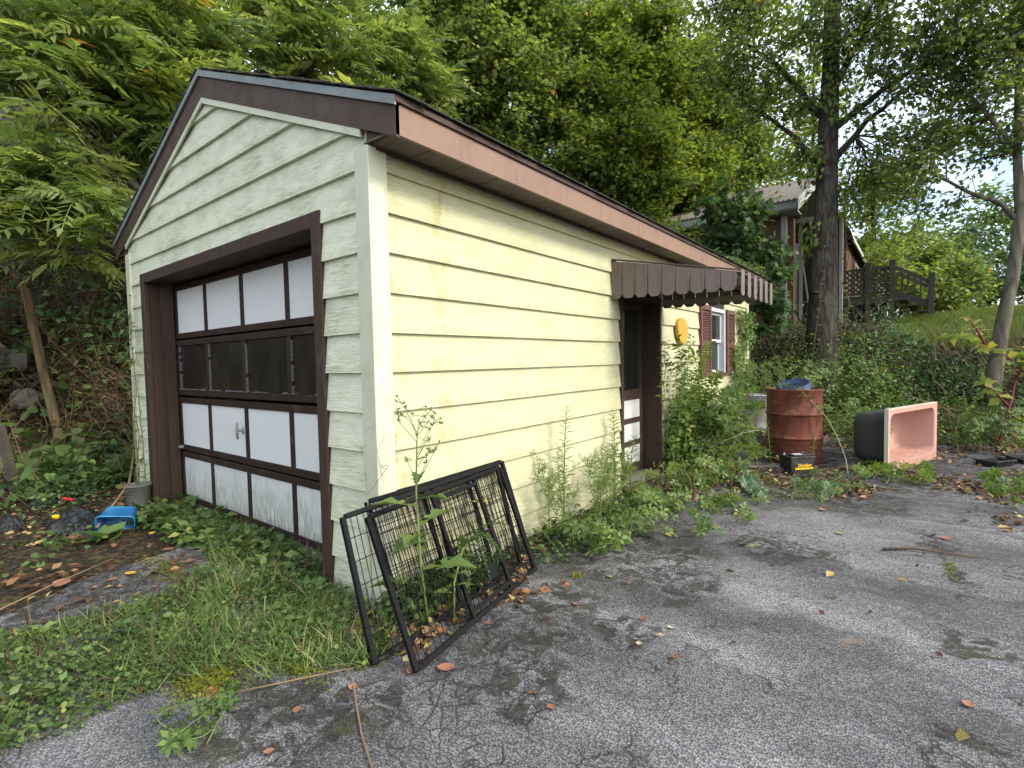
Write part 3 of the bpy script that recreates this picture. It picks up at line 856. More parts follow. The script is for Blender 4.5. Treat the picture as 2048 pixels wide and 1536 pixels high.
# window with louvred shutters
wn = empty('window', (0, 6.23, WZ0)); wn.parent = gar; wn.matrix_parent_inverse = wm(gar).inverted()
fw = .055
wf = empty('window_frame', (0, 6.23, WZ0)); wf.parent = wn; wf.matrix_parent_inverse = wm(wn).inverted()
MB().box((-.09, WY0, WZ0), (.030, WY0 + fw, WZ1)).build('casing', M['window_white'], wf)
MB().box((-.09, WY1 - fw, WZ0), (.030, WY1, WZ1)).build('casing', M['window_white'], wf)
MB().box((-.09, WY0 + fw + .001, WZ1 - fw), (.030, WY1 - fw - .001, WZ1)).build('casing', M['window_white'], wf)
MB().box((-.09, WY0 - .03, WZ0 - .05), (.055, WY1 + .03, WZ0 - .001)).build('sill', M['shutter'], wn)
zm = (WZ0 + WZ1) / 2
for nm, z0, z1, xx in (('lower_sash', WZ0 + .001, zm + .02, -.055), ('upper_sash', zm - .02, WZ1 - fw - .001, -.02)):
    sa = empty('sash', (0, 6.23, z0)); sa.parent = wn; sa.matrix_parent_inverse = wm(wn).inverted()
    y0, y1 = WY0 + fw + .002, WY1 - fw - .002
    MB().box((xx - .028, y0, z0), (xx, y0 + .042, z1)).build('stile', M['window_white'], sa)
    MB().box((xx - .028, y1 - .042, z0), (xx, y1, z1)).build('stile', M['window_white'], sa)
    MB().box((xx - .028, y0 + .043, z0), (xx - .001, y1 - .043, z0 + .045)).build('rail', M['window_white'], sa)
    MB().box((xx - .028, y0 + .043, z1 - .04), (xx - .001, y1 - .043, z1)).build('rail', M['window_white'], sa)
    MB().box((xx - .018, y0 + .043, z0 + .046), (xx - .012, y1 - .043, z1 - .041)).build('pane', M['glass'], sa)
for y0, y1 in ((5.39, 5.835), (6.625, 7.06)):
    sh = empty('shutter', (0.02, (y0 + y1) / 2, WZ0)); sh.parent = gar; sh.matrix_parent_inverse = wm(gar).inverted()
    z0, z1 = WZ0 - .03, WZ1 + .01
    MB().box((.022, y0, z0), (.055, y0 + .055, z1)).build('stile', M['shutter'], sh)
    MB().box((.022, y1 - .055, z0), (.055, y1, z1)).build('stile', M['shutter'], sh)
    for a_, b_ in ((z0, z0 + .09), (zm - .1, zm - .02), (z1 - .07, z1)):
        MB().box((.022, y0 + .056, a_), (.054, y1 - .056, b_)).build('rail', M['shutter'], sh)
    sl = MB().add([(.026, y0 + .056, 0), (.050, y0 + .056, -.022), (.050, y1 - .056, -.022), (.026, y1 - .056, 0),
                   (.026, y0 + .056, .007), (.050, y0 + .056, -.015), (.050, y1 - .056, -.015), (.026, y1 - .056, .007)],
                  [(0, 1, 2, 3), (7, 6, 5, 4), (0, 4, 5, 1), (1, 5, 6, 2), (2, 6, 7, 3), (3, 7, 4, 0)]).mesh('louvre')
    sl.materials.append(M['shutter'])
    for a_, b_ in ((z0 + .115, zm - .105), (zm + .005, z1 - .075)):
        z = a_
        while z < b_:
            o = link('louvre', sl, None, sh); o.location = (0, 0, z)
            z += .031
    MB().box((.0225, y0 + .056, z0 + .095), (.0245, y1 - .056, z1 - .075)).build('back_panel', M['dark_void'], sh)

# metal awning over the entry
aw = empty('door_awning', (0, 3.45, 2.0)); aw.parent = gar; aw.matrix_parent_inverse = wm(gar).inverted()
AX, AY0, AY1 = 1.18, 2.80, 4.12
azt = lambda x: 2.33 - .255 * x / AX
def strip_poly(u0, u1, zb, t0, t1, ch=.03):
    return [(u0 + ch, zb), (u1 - ch, zb), (u1, zb + ch * 1.1), (u1, t1), (u0, t0), (u0, zb + ch * 1.1)]
ns = 9
for k in range(ns):
    u0 = .002 + (AX - .004) * k / ns; u1 = .002 + (AX - .004) * (k + 1) / ns
    zb = 1.955 - .03 * u0 / AX
    for yy, s_ in ((AY0, 1), (AY1, -1)):
        side = empty('x') if False else None
        m = MB()
        m.prism(strip_poly(u0 + .003, u1 - .003, zb, azt(u0), azt(u1)), 'y', yy, yy + s_ * .006)
        m.prism([(u1 - .014, zb + .03), (u1 - .004, zb + .03), (u1 - .004, azt(u1)), (u1 - .014, azt(u1))], 'y', yy - s_ * .012, yy - s_ * .0005)
        m.build('side_pan', M['awning'], aw)
nf = 12
for k in range(nf):
    u0 = AY0 + .01 + (AY1 - AY0 - .02) * k / nf; u1 = AY0 + .01 + (AY1 - AY0 - .02) * (k + 1) / nf
    up = k % 2 == 0
    m = MB()
    xx = AX + (.028 if up else .0)
    m.prism(strip_poly(u0 + .001, u1 - .001, 1.885 if up else 1.90, azt(AX) + (.02 if up else 0), azt(AX) + (.02 if up else 0), .02), 'x', xx, xx + .005)
    pts = [(0, u0 + .001, azt(0) + (.02 if up else 0)), (xx + .004, u0 + .001, azt(AX) + (.02 if up else 0)), (xx + .004, u1 - .001, azt(AX) + (.02 if up else 0)), (0, u1 - .001, azt(0) + (.02 if up else 0))]
    m.slab(pts, (0, 0, 1), .005)
    m.build('roof_pan', M['awning_front'] if 'awning_front' in M else M['awning'], aw)
MB().slab([(.03, AY0 + .02, azt(.03) - .012), (AX - .02, AY0 + .02, azt(AX - .02) - .012), (AX - .02, AY1 - .02, azt(AX - .02) - .012), (.03, AY1 - .02, azt(.03) - .012)], (0, 0, 1), .006).build('underside', M['awning_in'], aw)
MB().bar((.02, AY1 - .03, 2.02), (AX - .03, AY1 - .03, 1.99), .02, .06).build('side_rail', M['awning_in'], aw)
MB().bar((.06, AY0 + .05, 1.98), (AX - .05, AY0 + .10, 2.05), .012, .02).build('brace', M['black_metal'], aw)
MB().bar((.03, AY1 - .05, 2.25), (AX - .22, AY1 - .35, 2.03), .012, .02).build('brace', M['black_metal'], aw)
MB().bar((AX - .02, AY0 + .02, 2.045), (AX - .02, AY1 - .02, 2.045), .03, .03).build('front_rail', M['awning_in'], aw)

# yellow wooden disc on the wall
nt = NT('yellow_disc_paint')
dcol = nt.mix(smooth_mask(nt, nt.noise(nt.pos(), 14, 5), .45, .65), (.50, .31, .04), (.40, .235, .04))
M['disc'] = nt.done(dcol, .5, nt.bump(nt.noise(nt.map(nt.pos(), (8, 60, 8)), 1, 3), .2, .004))
m = MB(); n = 40
prof = [(.150, .0), (.165, .008), (.165, .040), (.156, .052), (0.0, .054)]
vs_ = []; fs_ = []
for r_, x in prof:
    for k in range(n):
        a = 2 * math.pi * k / n
        vs_.append((.026 + x, 4.62 + r_ * math.cos(a), 1.705 + r_ * math.sin(a)))
for i in range(len(prof) - 1):
    for k in range(n):
        fs_.append((i * n + k, i * n + (k + 1) % n, (i + 1) * n + (k + 1) % n, (i + 1) * n + k))
fs_.append(tuple(range(n))[::-1])
m.add(vs_, fs_)
dsc = m.build('wall_disc', M['disc'])
tag(dsc, 'round yellow wooden disc hung on the siding between door and window', 'wall disc')

# ------------------------------------------------------------------ house on the bank
def brick_mat():
    nt = NT('red_brick'); tc = nt.pos()
    sx = nt.sep(tc)
    v = nt.n('CombineXYZ', {'X': nt.math('ADD', sx[0], sx[1]), 'Y': sx[2], 'Z': 0.0}).outputs[0]
    b = nt.n('TexBrick', {'Vector': v, 'Color1': (.120, .050, .028), 'Color2': (.080, .038, .024), 'Mortar': (.10, .088, .075), 'Scale': 1.0, 'Mortar Size': .008, 'Brick Width': .21, 'Row Height': .072})
    col = nt.mix(nt.math('MULTIPLY', smooth_mask(nt, nt.noise(tc, 2.0, 3), .4, .7), .5), b.outputs['Color'], (.12, .07, .05))
    return nt.done(col, .9, nt.bump(b.outputs['Fac'], .5, .008), spec=.2)
M['brick'] = brick_mat()
M['house_trim'] = painted('house_trim', (.30, .305, .28), .6, .5, (.30, .30, .27), (10, 10, 10), .2)
M['roof_metal'] = painted('roof_sheet', (.20, .18, .155), .6, .7, (.07, .065, .05), (3, 20, 20), .2)
M['awning_cream'] = painted('cream_awning', (.42, .40, .33), .55, .4, (.25, .24, .2), (10, 10, 10), .1)
house = empty('brick_house', (-1.5, 13.5, 2.1), 'brick house with pale gutter and ribbed roof on the bank', 'house')
HX, HY, HZ, HT = .02, 11.75, 1.7, 4.66
MB().box((-4.6, HY, HZ), (HX - .16, HY + .18, HT)).build('wall', M['brick'], house)
MB().box((HX - .16, HY + .02, HZ), (HX + .10, HY + .22, HT - .1)).build('brick_pier', M['brick'], house)
MB().box((HX - .155, HY - .05, HZ), (HX - .03, HY - .003, HT - .02)).build('corner_board', M['house_trim'], house)
MB().box((-4.6, HY + .2, HZ), (-4.4, HY + 6, HT)).build('wall', M['brick'], house)
wn2 = empty('window', (-1.9, HY, 3.2)); wn2.parent = house; wn2.matrix_parent_inverse = wm(house).inverted()
MB().box((-2.45, HY - .025, 3.05), (-1.30, HY - .012, 4.28)).build('pane', M['glass'], wn2)
MB().box((-1.29, HY - .05, 2.98), (-1.20, HY - .003, 4.34)).build('casing', M['house_trim'], wn2)
MB().box((-2.56, HY - .05, 2.98), (-2.46, HY - .003, 4.34)).build('casing', M['house_trim'], wn2)
MB().box((-2.455, HY - .05, 4.285), (-1.295, HY - .003, 4.34)).build('casing', M['house_trim'], wn2)
MB().box((-2.455, HY - .06, 2.98), (-1.295, HY - .003, 3.045)).build('sill', M['house_trim'], wn2)
# eave: gutter board, soffit, ribbed roof sheets, barge board at the right end
MB().box((-4.9, HY - .42, HT + .03), (HX + .24, HY - .38, HT + .20)).build('gutter_board', M['house_trim'], house)
MB().box((-4.9, HY - .379, HT + .0), (HX + .22, HY + .2, HT + .03)).build('soffit', M['house_trim'], house)
rp = .42
rz = lambda y: HT + .215 + (y - (HY - .42)) * rp
x = -4.95
while x < HX + .2:
    w_ = .105
    m = MB()
    m.slab([(x, HY - .46, rz(HY - .46)), (x + w_, HY - .46, rz(HY - .46)), (x + w_, HY + 2.6, rz(HY + 2.6)), (x, HY + 2.6, rz(HY + 2.6))], (0, 0, 1), .012)
    m.slab([(x + .02, HY - .47, rz(HY - .47) + .013), (x + .055, HY - .47, rz(HY - .47) + .013), (x + .055, HY + 2.6, rz(HY + 2.6) + .013), (x + .02, HY + 2.6, rz(HY + 2.6) + .013)], (0, 0, 1), .03)
    m.build('roof_sheet', M['roof_metal'], house)
    x += w_ + .004
MB().slab([(-4.95, HY + 2.62, rz(HY + 2.6)), (HX + .2, HY + 2.62, rz(HY + 2.6)), (HX + .2, HY + 5.6, rz(HY - .42)), (-4.95, HY + 5.6, rz(HY - .42))], (0, 0, 1), .03).build('rear_roof_slope', M['roof_metal'], house)
MB().slab([(HX + .245, HY - .50, rz(HY - .5) - .24), (HX + .245, HY + 2.6, rz(HY + 2.6) - .2), (HX + .245, HY + 2.6, rz(HY + 2.6) + .03), (HX + .245, HY - .50, rz(HY - .5) + .03)], (1, 0, 0), .03).build('barge_board', M['house_trim'], house)
# screened porch beside the pier and a rear wing with its own awning
MB().box((HX + .11, HY + .6, HZ + .4), (1.0, HY + .66, HT - .15)).build('porch_screen', M['dark_void'], house)
for px_ in (HX + .13, .62, .97):
    MB().box((px_, HY + .52, HZ + .4), (px_ + .07, HY + .595, HT - .1)).build('porch_post', M['house_trim'], house)
MB().box((HX + .1, HY + .4, HT - .14), (1.1, HY + .9, HT - .04)).build('porch_beam', M['house_trim'], house)
MB().bar((HX + .35, HY + .45, 2.6), (HX + .18, HY + .45, 3.9), .02, .03).build('brace', M['house_trim'], house)
WY_ = 15.75
MB().box((.62, WY_, HZ), (.80, 23.4, 4.75)).build('wing_wall', M['brick'], house)
MB().box((-1.6, WY_ + .02, 2.6), (.61, WY_ + .2, 4.75)).build('wing_end_wall', M['house_trim'], house)
wn3 = empty('window', (.8, 18.9, 3.3)); wn3.parent = house; wn3.matrix_parent_inverse = wm(house).inverted()
MB().box((.803, 18.3, 3.5), (.82, 19.6, 4.35)).build('casing', M['house_trim'], wn3)
MB().box((.822, 18.4, 3.58), (.828, 19.5, 4.27)).build('pane', M['glass'], wn3)
# bent metal awning along the wing: the skin follows one curved section
sec_ = [(.35, 5.36), (.60, 5.27), (.78, 5.10), (.90, 4.88), (.98, 4.60)]
m = MB()
for (x0, z0), (x1, z1) in zip(sec_[:-1], sec_[1:]):
    m.slab([(x0, WY_ - .05, z0), (x1, WY_ - .05, z1), (x1, 23.4, z1), (x0, 23.4, z0)], (0, 0, 1), .025)
m.build('wing_awning', M['awning_cream'], house)
for k in range(17):
    y = WY_ + .05 + k * .45
    MB().bar((.805, y, 4.74), (.955, y, 4.60), .05, .06).build('rafter', M['deck_wood'], house)
MB().box((.96, WY_ - .05, 4.54), (1.0, 23.4, 4.598)).build('wing_gutter', M['awning_cream'], house)
MB().slab([(-1.8, WY_ - .05, 5.25), (.34, WY_ - .05, 5.365), (.34, 23.4, 5.365), (-1.8, 23.4, 5.25)], (0, 0, 1), .04).build('wing_roof', M['roof_metal'], house)

# deck with lattice rail and steps
deck = empty('wooden_deck', (1.2, 15.2, 2.0), 'weathered wooden deck with lattice rails and steps beside the house', 'deck')
DKY = 15.0
DZF = 2.93
for k in range(12):
    MB().box((-.3 if k < 5 else .86, DKY + .14 * k, DZF - .04), (1.95, DKY + .14 * k + .13, DZF)).build('deck_board', M['deck_wood'], deck)
MB().box((-.3, DKY - .045, DZF - .22), (1.98, DKY - .003, DZF - .02)).build('rim_joist', M['deck_wood'], deck)
MB().box((.3, DKY - .06, DZF - .001), (1.2, DKY + .02, DZF + .02)).build('edge_trim', M['house_trim'], deck)
for px_ in (-.25, .58, 1.36, 1.88):
    MB().box((px_ - .06, DKY - .06, 1.5), (px_ + .06, DKY + .06, 3.80)).build('post', M['deck_wood'], deck)
    MB().add([(px_ - .07, DKY - .07, 3.802), (px_ + .07, DKY - .07, 3.802), (px_ + .07, DKY + .07, 3.802), (px_ - .07, DKY + .07, 3.802), (px_, DKY, 3.88)], [(0, 3, 2, 1), (0, 1, 4), (1, 2, 4), (2, 3, 4), (3, 0, 4)]).build('post_cap', M['deck_wood'], deck)
def lattice(x0, x1, z0, z1):
    MB().box((x0, DKY - .035, z1), (x1, DKY + .035, z1 + .06)).build('hand_rail', M['deck_wood'], deck)
    MB().box((x0, DKY - .03, z0 - .05), (x1, DKY + .03, z0)).build('bottom_rail', M['deck_wood'], deck)
    hgt = z1 - z0; st_ = .135
    for sgn, yy in ((1, -.012), (-1, .012)):
        c = -hgt
        while c < (x1 - x0):
            xa, xb = c, c + hgt
            a0, b0 = max(0, xa), min(x1 - x0, xb)
            if b0 - a0 > .03:
                za, zb = z0 + (a0 - xa), z0 + (b0 - xa)
                if sgn < 0: za, zb = z1 - (a0 - xa), z1 - (b0 - xa)
                MB().bar((x0 + a0, DKY + yy, za), (x0 + b0, DKY + yy, zb), .02, .04).build('lattice_slat', M['deck_wood'], deck)
            c += st_
lattice(-.19, .52, DZF + .1, 3.62)
lattice(.64, 1.30, DZF + .1, 3.62)
lattice(1.42, 1.82, DZF + .1, 3.62)
# stair rail going down to the right
for yy in (DKY, DKY + 1.2):
    MB().box((2.62, yy - .06, 1.8), (2.74, yy + .06, 3.40)).build('post', M['deck_wood'], deck)
    MB().bar((1.94, yy, 3.62), (2.62, yy, 3.18), .05, .09).build('stair_rail', M['deck_wood'], deck)
    MB().bar((1.94, yy, 2.98), (2.62, yy, 2.66), .05, .09).build('stair_rail', M['deck_wood'], deck)
    for k in range(4):
        xx = 2.06 + k * .13
        zt = 3.62 - (xx - 1.94) * .65; zb = 2.98 - (xx - 1.94) * .47
        MB().box((xx, yy - .015, zb), (xx + .03, yy + .015, zt)).build('baluster', M['deck_wood'], deck)
for k in range(4):
    MB().box((1.99 + .2 * k, DKY - .08, DZF - .18 - .16 * k), (2.22 + .2 * k, DKY + 1.3, DZF - .14 - .16 * k)).build('step', M['deck_wood'], deck)
    MB().box((2.0 + .2 * k, DKY - .04, DZF - .36 - .16 * k), (2.03 + .2 * k, DKY + 1.26, DZF - .182 - .16 * k)).build('riser', M['deck_wood'], deck)
for k in range(12):
    MB().box((-.3 + .19 * k, DKY + .12, 1.6), (-.3 + .19 * k + .175, DKY + .14, DZF - .05)).build('underdeck_shade_board', M['deck_wood'], deck)  # added dark boards that stand in for the shade beneath the deck
for px_ in (.2, 1.0):
    MB().bar((px_, DKY - .02, DZF - .2), (px_ + .5, DKY - .02, 2.1), .04, .09).build('brace', M['deck_wood'], deck)

# ------------------------------------------------------------------ kennel panels leaning on the wall
def kennel(label, BL, BR, TL, TR, posts=(), cross=None, vstep=.040, hstep=.105, plate=False):
    BL, BR, TL, TR = map(Vector, (BL, BR, TL, TR))
    root = empty('kennel_panel', tuple((BL + BR) / 2), label, 'kennel panel', 'black wire kennel panels leaning on the wall')
    P = lambda u, w: (BL * (1 - u) + BR * u) * (1 - w) + (TL * (1 - u) + TR * u) * w
    nrm = (BR - BL).cross(TL - BL).normalized()
    t = .026
    MB().bar(P(0, 0), P(0, 1), t, t, nrm).build('frame_post', M['black_metal'], root, bevel=.003)
    MB().bar(P(1, 0), P(1, 1), t, t, nrm).build('frame_post', M['black_metal'], root, bevel=.003)
    MB().bar(P(.011, 1), P(.989, 1), t, t, nrm).build('frame_rail', M['black_metal'], root, bevel=.003)
    MB().bar(P(.011, .012), P(.989, .012), t, t, nrm).build('frame_rail', M['black_metal'], root, bevel=.003)
    for u in posts:
        MB().bar(P(u, .02), P(u, .985), .024, .022, nrm).build('inner_post', M['black_metal'], root, bevel=.002)
    if cross:
        u0, u1, w_ = cross
        MB().bar(P(u0, w_), P(u1, w_), .018, .018, nrm).build('cross_bar', M['black_metal'], root)
        MB().bar(P(u0, .94), P(u1, .94), .022, .022, nrm).build('gate_rail', M['black_metal'], root)
        MB().bar(P(u0, .065), P(u1, .065), .022, .022, nrm).build('gate_rail', M['black_metal'], root)
    wd = (BR - BL).length; hd = (TL - BL).length
    A = []; B = []
    n = int(wd / vstep)
    for i in range(1, n):
        u = i / n
        off = nrm * rng.normal(0, .002); du = rng.normal(0, .0015)
        A.append(P(u, .02) + off); B.append(P(u + du, .985) + off)
    n2 = int(hd / hstep)
    for i in range(1, n2):
        A.append(P(.015, i / n2) + nrm * .004); B.append(P(.985, i / n2) + nrm * .004)
    me = twig_mesh('wire_grid', np.array(A), np.array(B), .0024, .0024, 5)
    g = link('wire_grid', me, M['black_metal'], root); g['kind'] = 'stuff'
    if plate:
        c = P(.62, .22); ux = (BR - BL).normalized(); uy = (TL - BL).normalized()
        MB().slab([c - ux * .05 - uy * .04 + nrm * .006, c + ux * .05 - uy * .04 + nrm * .006, c + ux * .05 + uy * .04 + nrm * .006, c - ux * .05 + uy * .04 + nrm * .006], nrm, .003).build('latch_plate', M['black_metal'], root)
    return root
kennel('front kennel panel with a gate in it, black wire leaning on the wall', (.66, -.33, .014), (.446, .858, .014), (.165, -.205, .582), (.062, .985, .618), (.40, .74), (.40, .74, .52), plate=True)
kennel('middle kennel panel whose wire end sticks out past the garage corner', (.462, -.405, .014), (.33, .86, .014), (.115, -.318, .602), (.045, .965, .642), (.5,))
kennel('rearmost kennel panel resting flat against the yellow siding', (.17, -.02, .014), (.20, 1.12, .014), (.033, -.112, .620), (.036, 1.035, .652), (.33, .67), hstep=.06)

# ------------------------------------------------------------------ rusty drum with a blue lid, galvanised can
def rust_mat():
    nt = NT('rusted_drum'); p = nt.pos()
    a = nt.noise(p, 5, 4, .7); b = nt.noise(nt.map(p, (14, 14, 4)), 1, 3, .7)
    col = nt.ramp(a, [(.3, (.070, .020, .013)), (.5, (.12, .033, .019)), (.72, (.17, .055, .030))])
    col = nt.mix(nt.math('MULTIPLY', smooth_mask(nt, b, .5, .62), .7), col, (.045, .020, .014))
    col = nt.mix(nt.math('MULTIPLY', smooth_mask(nt, nt.noise(nt.map(p, (3, 3, 9), (2, 2, 2)), 1, 4, .75), .56, .64), .55), col, (.22, .10, .055))
    return nt.done(col, .75, nt.bump(b, .3, .006), spec=.3)
M['rust'] = rust_mat()
dr = empty('oil_drum', (1.13, 5.72, 0), 'rusty red-brown oil drum standing beyond the car battery', 'drum')
prof = [(.318, 0), (.328, .012), (.322, .03), (.322, .30), (.327, .307), (.337, .318), (.337, .328), (.327, .339), (.322, .346), (.322, .60), (.327, .607), (.337, .618), (.337, .628), (.327, .639), (.322, .646), (.322, .915), (.329, .925), (.331, .935), (.326, .945), (.316, .944), (.314, .92), (.314, .6)]
MB().lathe(prof, 48, (1.13, 5.72, 0), cap=False).build('body', M['rust'], dr, smooth=True)
MB().lathe([(.0, .60), (.313, .60), (.313, .612), (0, .613)], 32, (1.13, 5.72, 0), cap=False).build('inner_floor', M['dark_void'], dr)
def radial_patch(cx, cy, r, ang, z, pts, t):
    m = MB()
    P3 = []
    for du, dz in pts:
        a = ang + du / r
        P3.append((cx + (r + t) * math.cos(a), cy + (r + t) * math.sin(a), z + dz))
    n = len(P3)
    P3b = [(cx + (r - .004) * math.cos(ang + du / r), cy + (r - .004) * math.sin(ang + du / r), z + dz) for du, dz in pts]
    m.add(P3 + P3b, [tuple(range(n))[::-1], tuple(range(n, 2 * n))] + [(i, (i + 1) % n, n + (i + 1) % n, n + i) for i in range(n)])
    return m
radial_patch(1.13, 5.72, .322, -.66, .735, [(-.045, -.03), (0, -.02), (.04, .01), (.05, .05), (.02, .035), (-.01, .05), (-.03, .01)], .0015).build('rusted_hole', M['dark_void'], dr)
nt = NT('blue_plastic'); M['blue_plastic'] = nt.done(nt.mix(smooth_mask(nt, nt.noise(nt.pos(), 6, 3), .4, .7), (.006, .016, .060), (.012, .03, .095)), .5)
nt = NT('sky_blue_plastic'); M['sky_plastic'] = nt.done(nt.mix(smooth_mask(nt, nt.noise(nt.pos(), 9, 3), .45, .7), (.015, .15, .38), (.05, .24, .44)), .35)
lid = MB().lathe([(.0, .035), (.20, .035), (.215, .05), (.245, .055), (.258, .03), (.258, -.03), (.264, -.034), (.264, -.05), (.25, -.05), (.25, .02), (.0, .02)], 40, (0, 0, 0), cap=False).build('barrel_lid', M['blue_plastic'], None, smooth=True, world_coords=False)
lid.location = (1.12, 5.72, .965); lid.rotation_euler = (.24, -.22, .4); lid.scale = (.78, .78, .78)
tag(lid, 'dark blue round plastic lid lying on top of the rusty drum', 'lid')

def galv_mat():
    nt = NT('galvanised_sheet'); p = nt.pos()
    a = nt.vor(p, 18, 'F1', 'Color'); b = nt.noise(nt.map(p, (6, 6, 2)), 1, 4, .7)
    col = nt.mix(smooth_mask(nt, b, .42, .66), nt.ramp(nt.sep(a)[0], [(0, (.30, .33, .33)), (1, (.48, .51, .50))]), (.22, .17, .10))
    return nt.done(col, .5, spec=.5, metal=.25)
M['galv'] = galv_mat()
gc = empty('galvanised_can', (.46, 6.55, .30), 'dented grey galvanised can on a block behind the rusty drum', 'can')
m = MB(); n = 48
vs_ = []; fs_ = []
for (r_, z) in [(.205, .30), (.21, .305), (.21, .32), (.24, .78), (.25, .785), (.25, .80), (.24, .80), (.232, .78), (.2, .34)]:
    for k in range(n):
        a = 2 * math.pi * k / n
        rr = r_ * (1 + (.018 * math.cos(a * 16) if .32 <= z <= .78 else 0) - .10 * math.exp(-((a - 5.2) ** 2) / .25) * (1 if .33 < z else .3))
        vs_.append((.46 + rr * math.cos(a), 6.55 + rr * math.sin(a), z))
for i in range(8):
    for k in range(n):
        fs_.append((i * n + k, i * n + (k + 1) % n, (i + 1) * n + (k + 1) % n, (i + 1) * n + k))
m.add(vs_, fs_); m.build('body', M['galv'], gc, smooth=True)
hb = MB(); hb.tube([(.46 + .262 * math.cos(a), 6.55 + .262 * math.sin(a), .70 - .07 * math.sin((a + 1.35) / .5 * math.pi)) for a in np.linspace(-1.35, -.85, 9)], .006, 6).build('handle', M['galv'], gc, smooth=True)
MB().lathe([(0, .335), (.2, .335), (.2, .34), (0, .34)], 24, (.46, 6.55, 0), cap=False).build('bottom', M['galv'], gc)
blk = MB().box((.22, 6.30, -.01), (.70, 6.80, .297)).build('concrete_block', M['stone'], None, bevel=.012)
tag(blk, 'mossy concrete block under the galvanised can', 'block')

# ------------------------------------------------------------------ car battery
nt = NT('battery_plastic'); M['battery'] = nt.done(nt.mix(smooth_mask(nt, nt.noise(nt.pos(), 20, 3), .45, .7), (.012, .012, .013), (.045, .043, .04)), .5)
nt = NT('battery_yellow'); M['bat_yellow'] = nt.done((.60, .43, .01), .5)
nt = NT('battery_gold'); M['bat_gold'] = nt.done((.70, .42, .03), .5)
bat = empty('car_battery', (1.29, 4.97, 0), 'black car battery with yellow lettering in front of the drum', 'battery', rz=math.radians(46))
def lb_(name, m, mat, **k): return m.build(name, mat, bat, world_coords=False, **k)
lb_('case', MB().box((-.155, -.10, .0), (.155, .10, .175)), M['battery'], bevel=.008)
lb_('lid', MB().box((-.162, -.106, .176), (.162, .106, .20)), M['battery'], bevel=.006)
lb_('vent_cover', MB().box((-.11, -.085, .201), (.15, .03, .222)), M['battery'], bevel=.006)
for x in (-.125, .125):
    lb_('terminal', MB().lathe([(.012, 0), (.010, .022), (0, .022)], 12, (x, .065, .201)), M['steel'])
lb_('vent_label', MB().box((-.09, -.07, .2225), (.02, -.01, .2235)), M['window_white'])
lb_('yellow_stripe', MB().slab([(-.105, -.1025, .052), (.125, -.1025, .052), (.128, -.1025, .074), (-.102, -.1025, .074)], (0, -1, 0), .0015), M['bat_yellow'])
def text_mesh(name, body, size, shear=0.0, bold=.0):
    cu = bpy.data.curves.new(name, 'FONT'); cu.body = body; cu.size = size; cu.shear = shear; cu.extrude = .0006; cu.offset = bold
    cu.align_x = 'CENTER'
    o = bpy.data.objects.new(name, cu); COL.objects.link(o)
    dg = bpy.context.evaluated_depsgraph_get(); me = bpy.data.meshes.new_from_object(o.evaluated_get(dg))
    bpy.data.objects.remove(o)
    return me
tm = text_mesh('lettering', 'Duralast', .050, .25, .0012)
tm.materials.clear(); tm.materials.append(M['bat_gold'])
to = link('lettering', tm, None, bat, world_coords=False); to.location = (.012, -.1035, .084); to.rotation_euler = (math.pi / 2, 0, 0)

# ------------------------------------------------------------------ pink bathtub on its side
def tub_mat():
    nt = NT('pink_enamel'); p = nt.pos()
    a = nt.noise(p, 4, 4, .7); b = nt.noise(p, 16, 3, .75)
    col = nt.mix(nt.math('MULTIPLY', smooth_mask(nt, a, .5, .72), .35), (.50, .275, .225), (.44, .30, .22))
    lowm = nt.ramp(nt.math('ADD', nt.sep(p)[2], nt.math('MULTIPLY', nt.math('SUBTRACT', b, .5), .2)), [(.06, 1), (.22, 0)])
    col = nt.mix(nt.math('MULTIPLY', nt.math('MULTIPLY', lowm, smooth_mask(nt, b, .38, .55)), .8), col, (.24, .15, .09))
    chip = smooth_mask(nt, nt.noise(nt.map(p, loc=(4, 4, 4)), 11, 4, .8), .66, .70)
    col = nt.mix(nt.math('MULTIPLY', chip, .8), col, (.20, .13, .09))
    return nt.done(col, nt.ramp(b, [(.35, .38), (.65, .75)]), spec=.4)
M['tub_in'] = tub_mat()
M['tub_out'] = painted('cast_iron_back', (.032, .034, .030), .8, .6, (.15, .15, .13), (20, 20, 20), .4)
M['tub_edge'] = painted('chipped_rim', (.50, .45, .36), .6, .6, (.2, .16, .12), (20, 20, 20), .3)
tubdir = Vector((.32, .946, 0)).normalized(); tubn = Vector((.946, -.32, 0)).normalized()
tub = empty('bathtub', (2.13, 5.40, .0), 'pink enamel bathtub tipped on its side on the asphalt', 'bathtub', rz=math.atan2(tubdir.y, tubdir.x))
# local frame: x along the rim, y into the basin (away from the opening), z up
TLn, THt, TDp = 1.44, .735, .40
def rrect(x0, x1, z0, z1, r, n=7):
    pts = []
    for cx, cz, a0 in ((x1 - r, z0 + r, -90), (x1 - r, z1 - r, 0), (x0 + r, z1 - r, 90), (x0 + r, z0 + r, 180)):
        for k in range(n + 1):
            a = math.radians(a0 + 90 * k / n); pts.append((cx + r * math.cos(a), cz + r * math.sin(a)))
    return pts
def loops_mesh(loops, close_last=True, flip=False):
    m = MB(); n = len(loops[0]); vs_ = [p for l in loops for p in l]; fs_ = []
    for i in range(len(loops) - 1):
        for k in range(n):
            k2 = (k + 1) % n
            q_ = (i * n + k, i * n + k2, (i + 1) * n + k2, (i + 1) * n + k)
            fs_.append(q_[::-1] if flip else q_)
    if close_last:
        l = tuple((len(loops) - 1) * n + k for k in range(n)); fs_.append(l[::-1] if flip else l)
    return m.add(vs_, fs_)
def ring(x0, x1, z0, z1, r, y): return [(a, y, b) for a, b in rrect(x0, x1, z0, z1, r)]
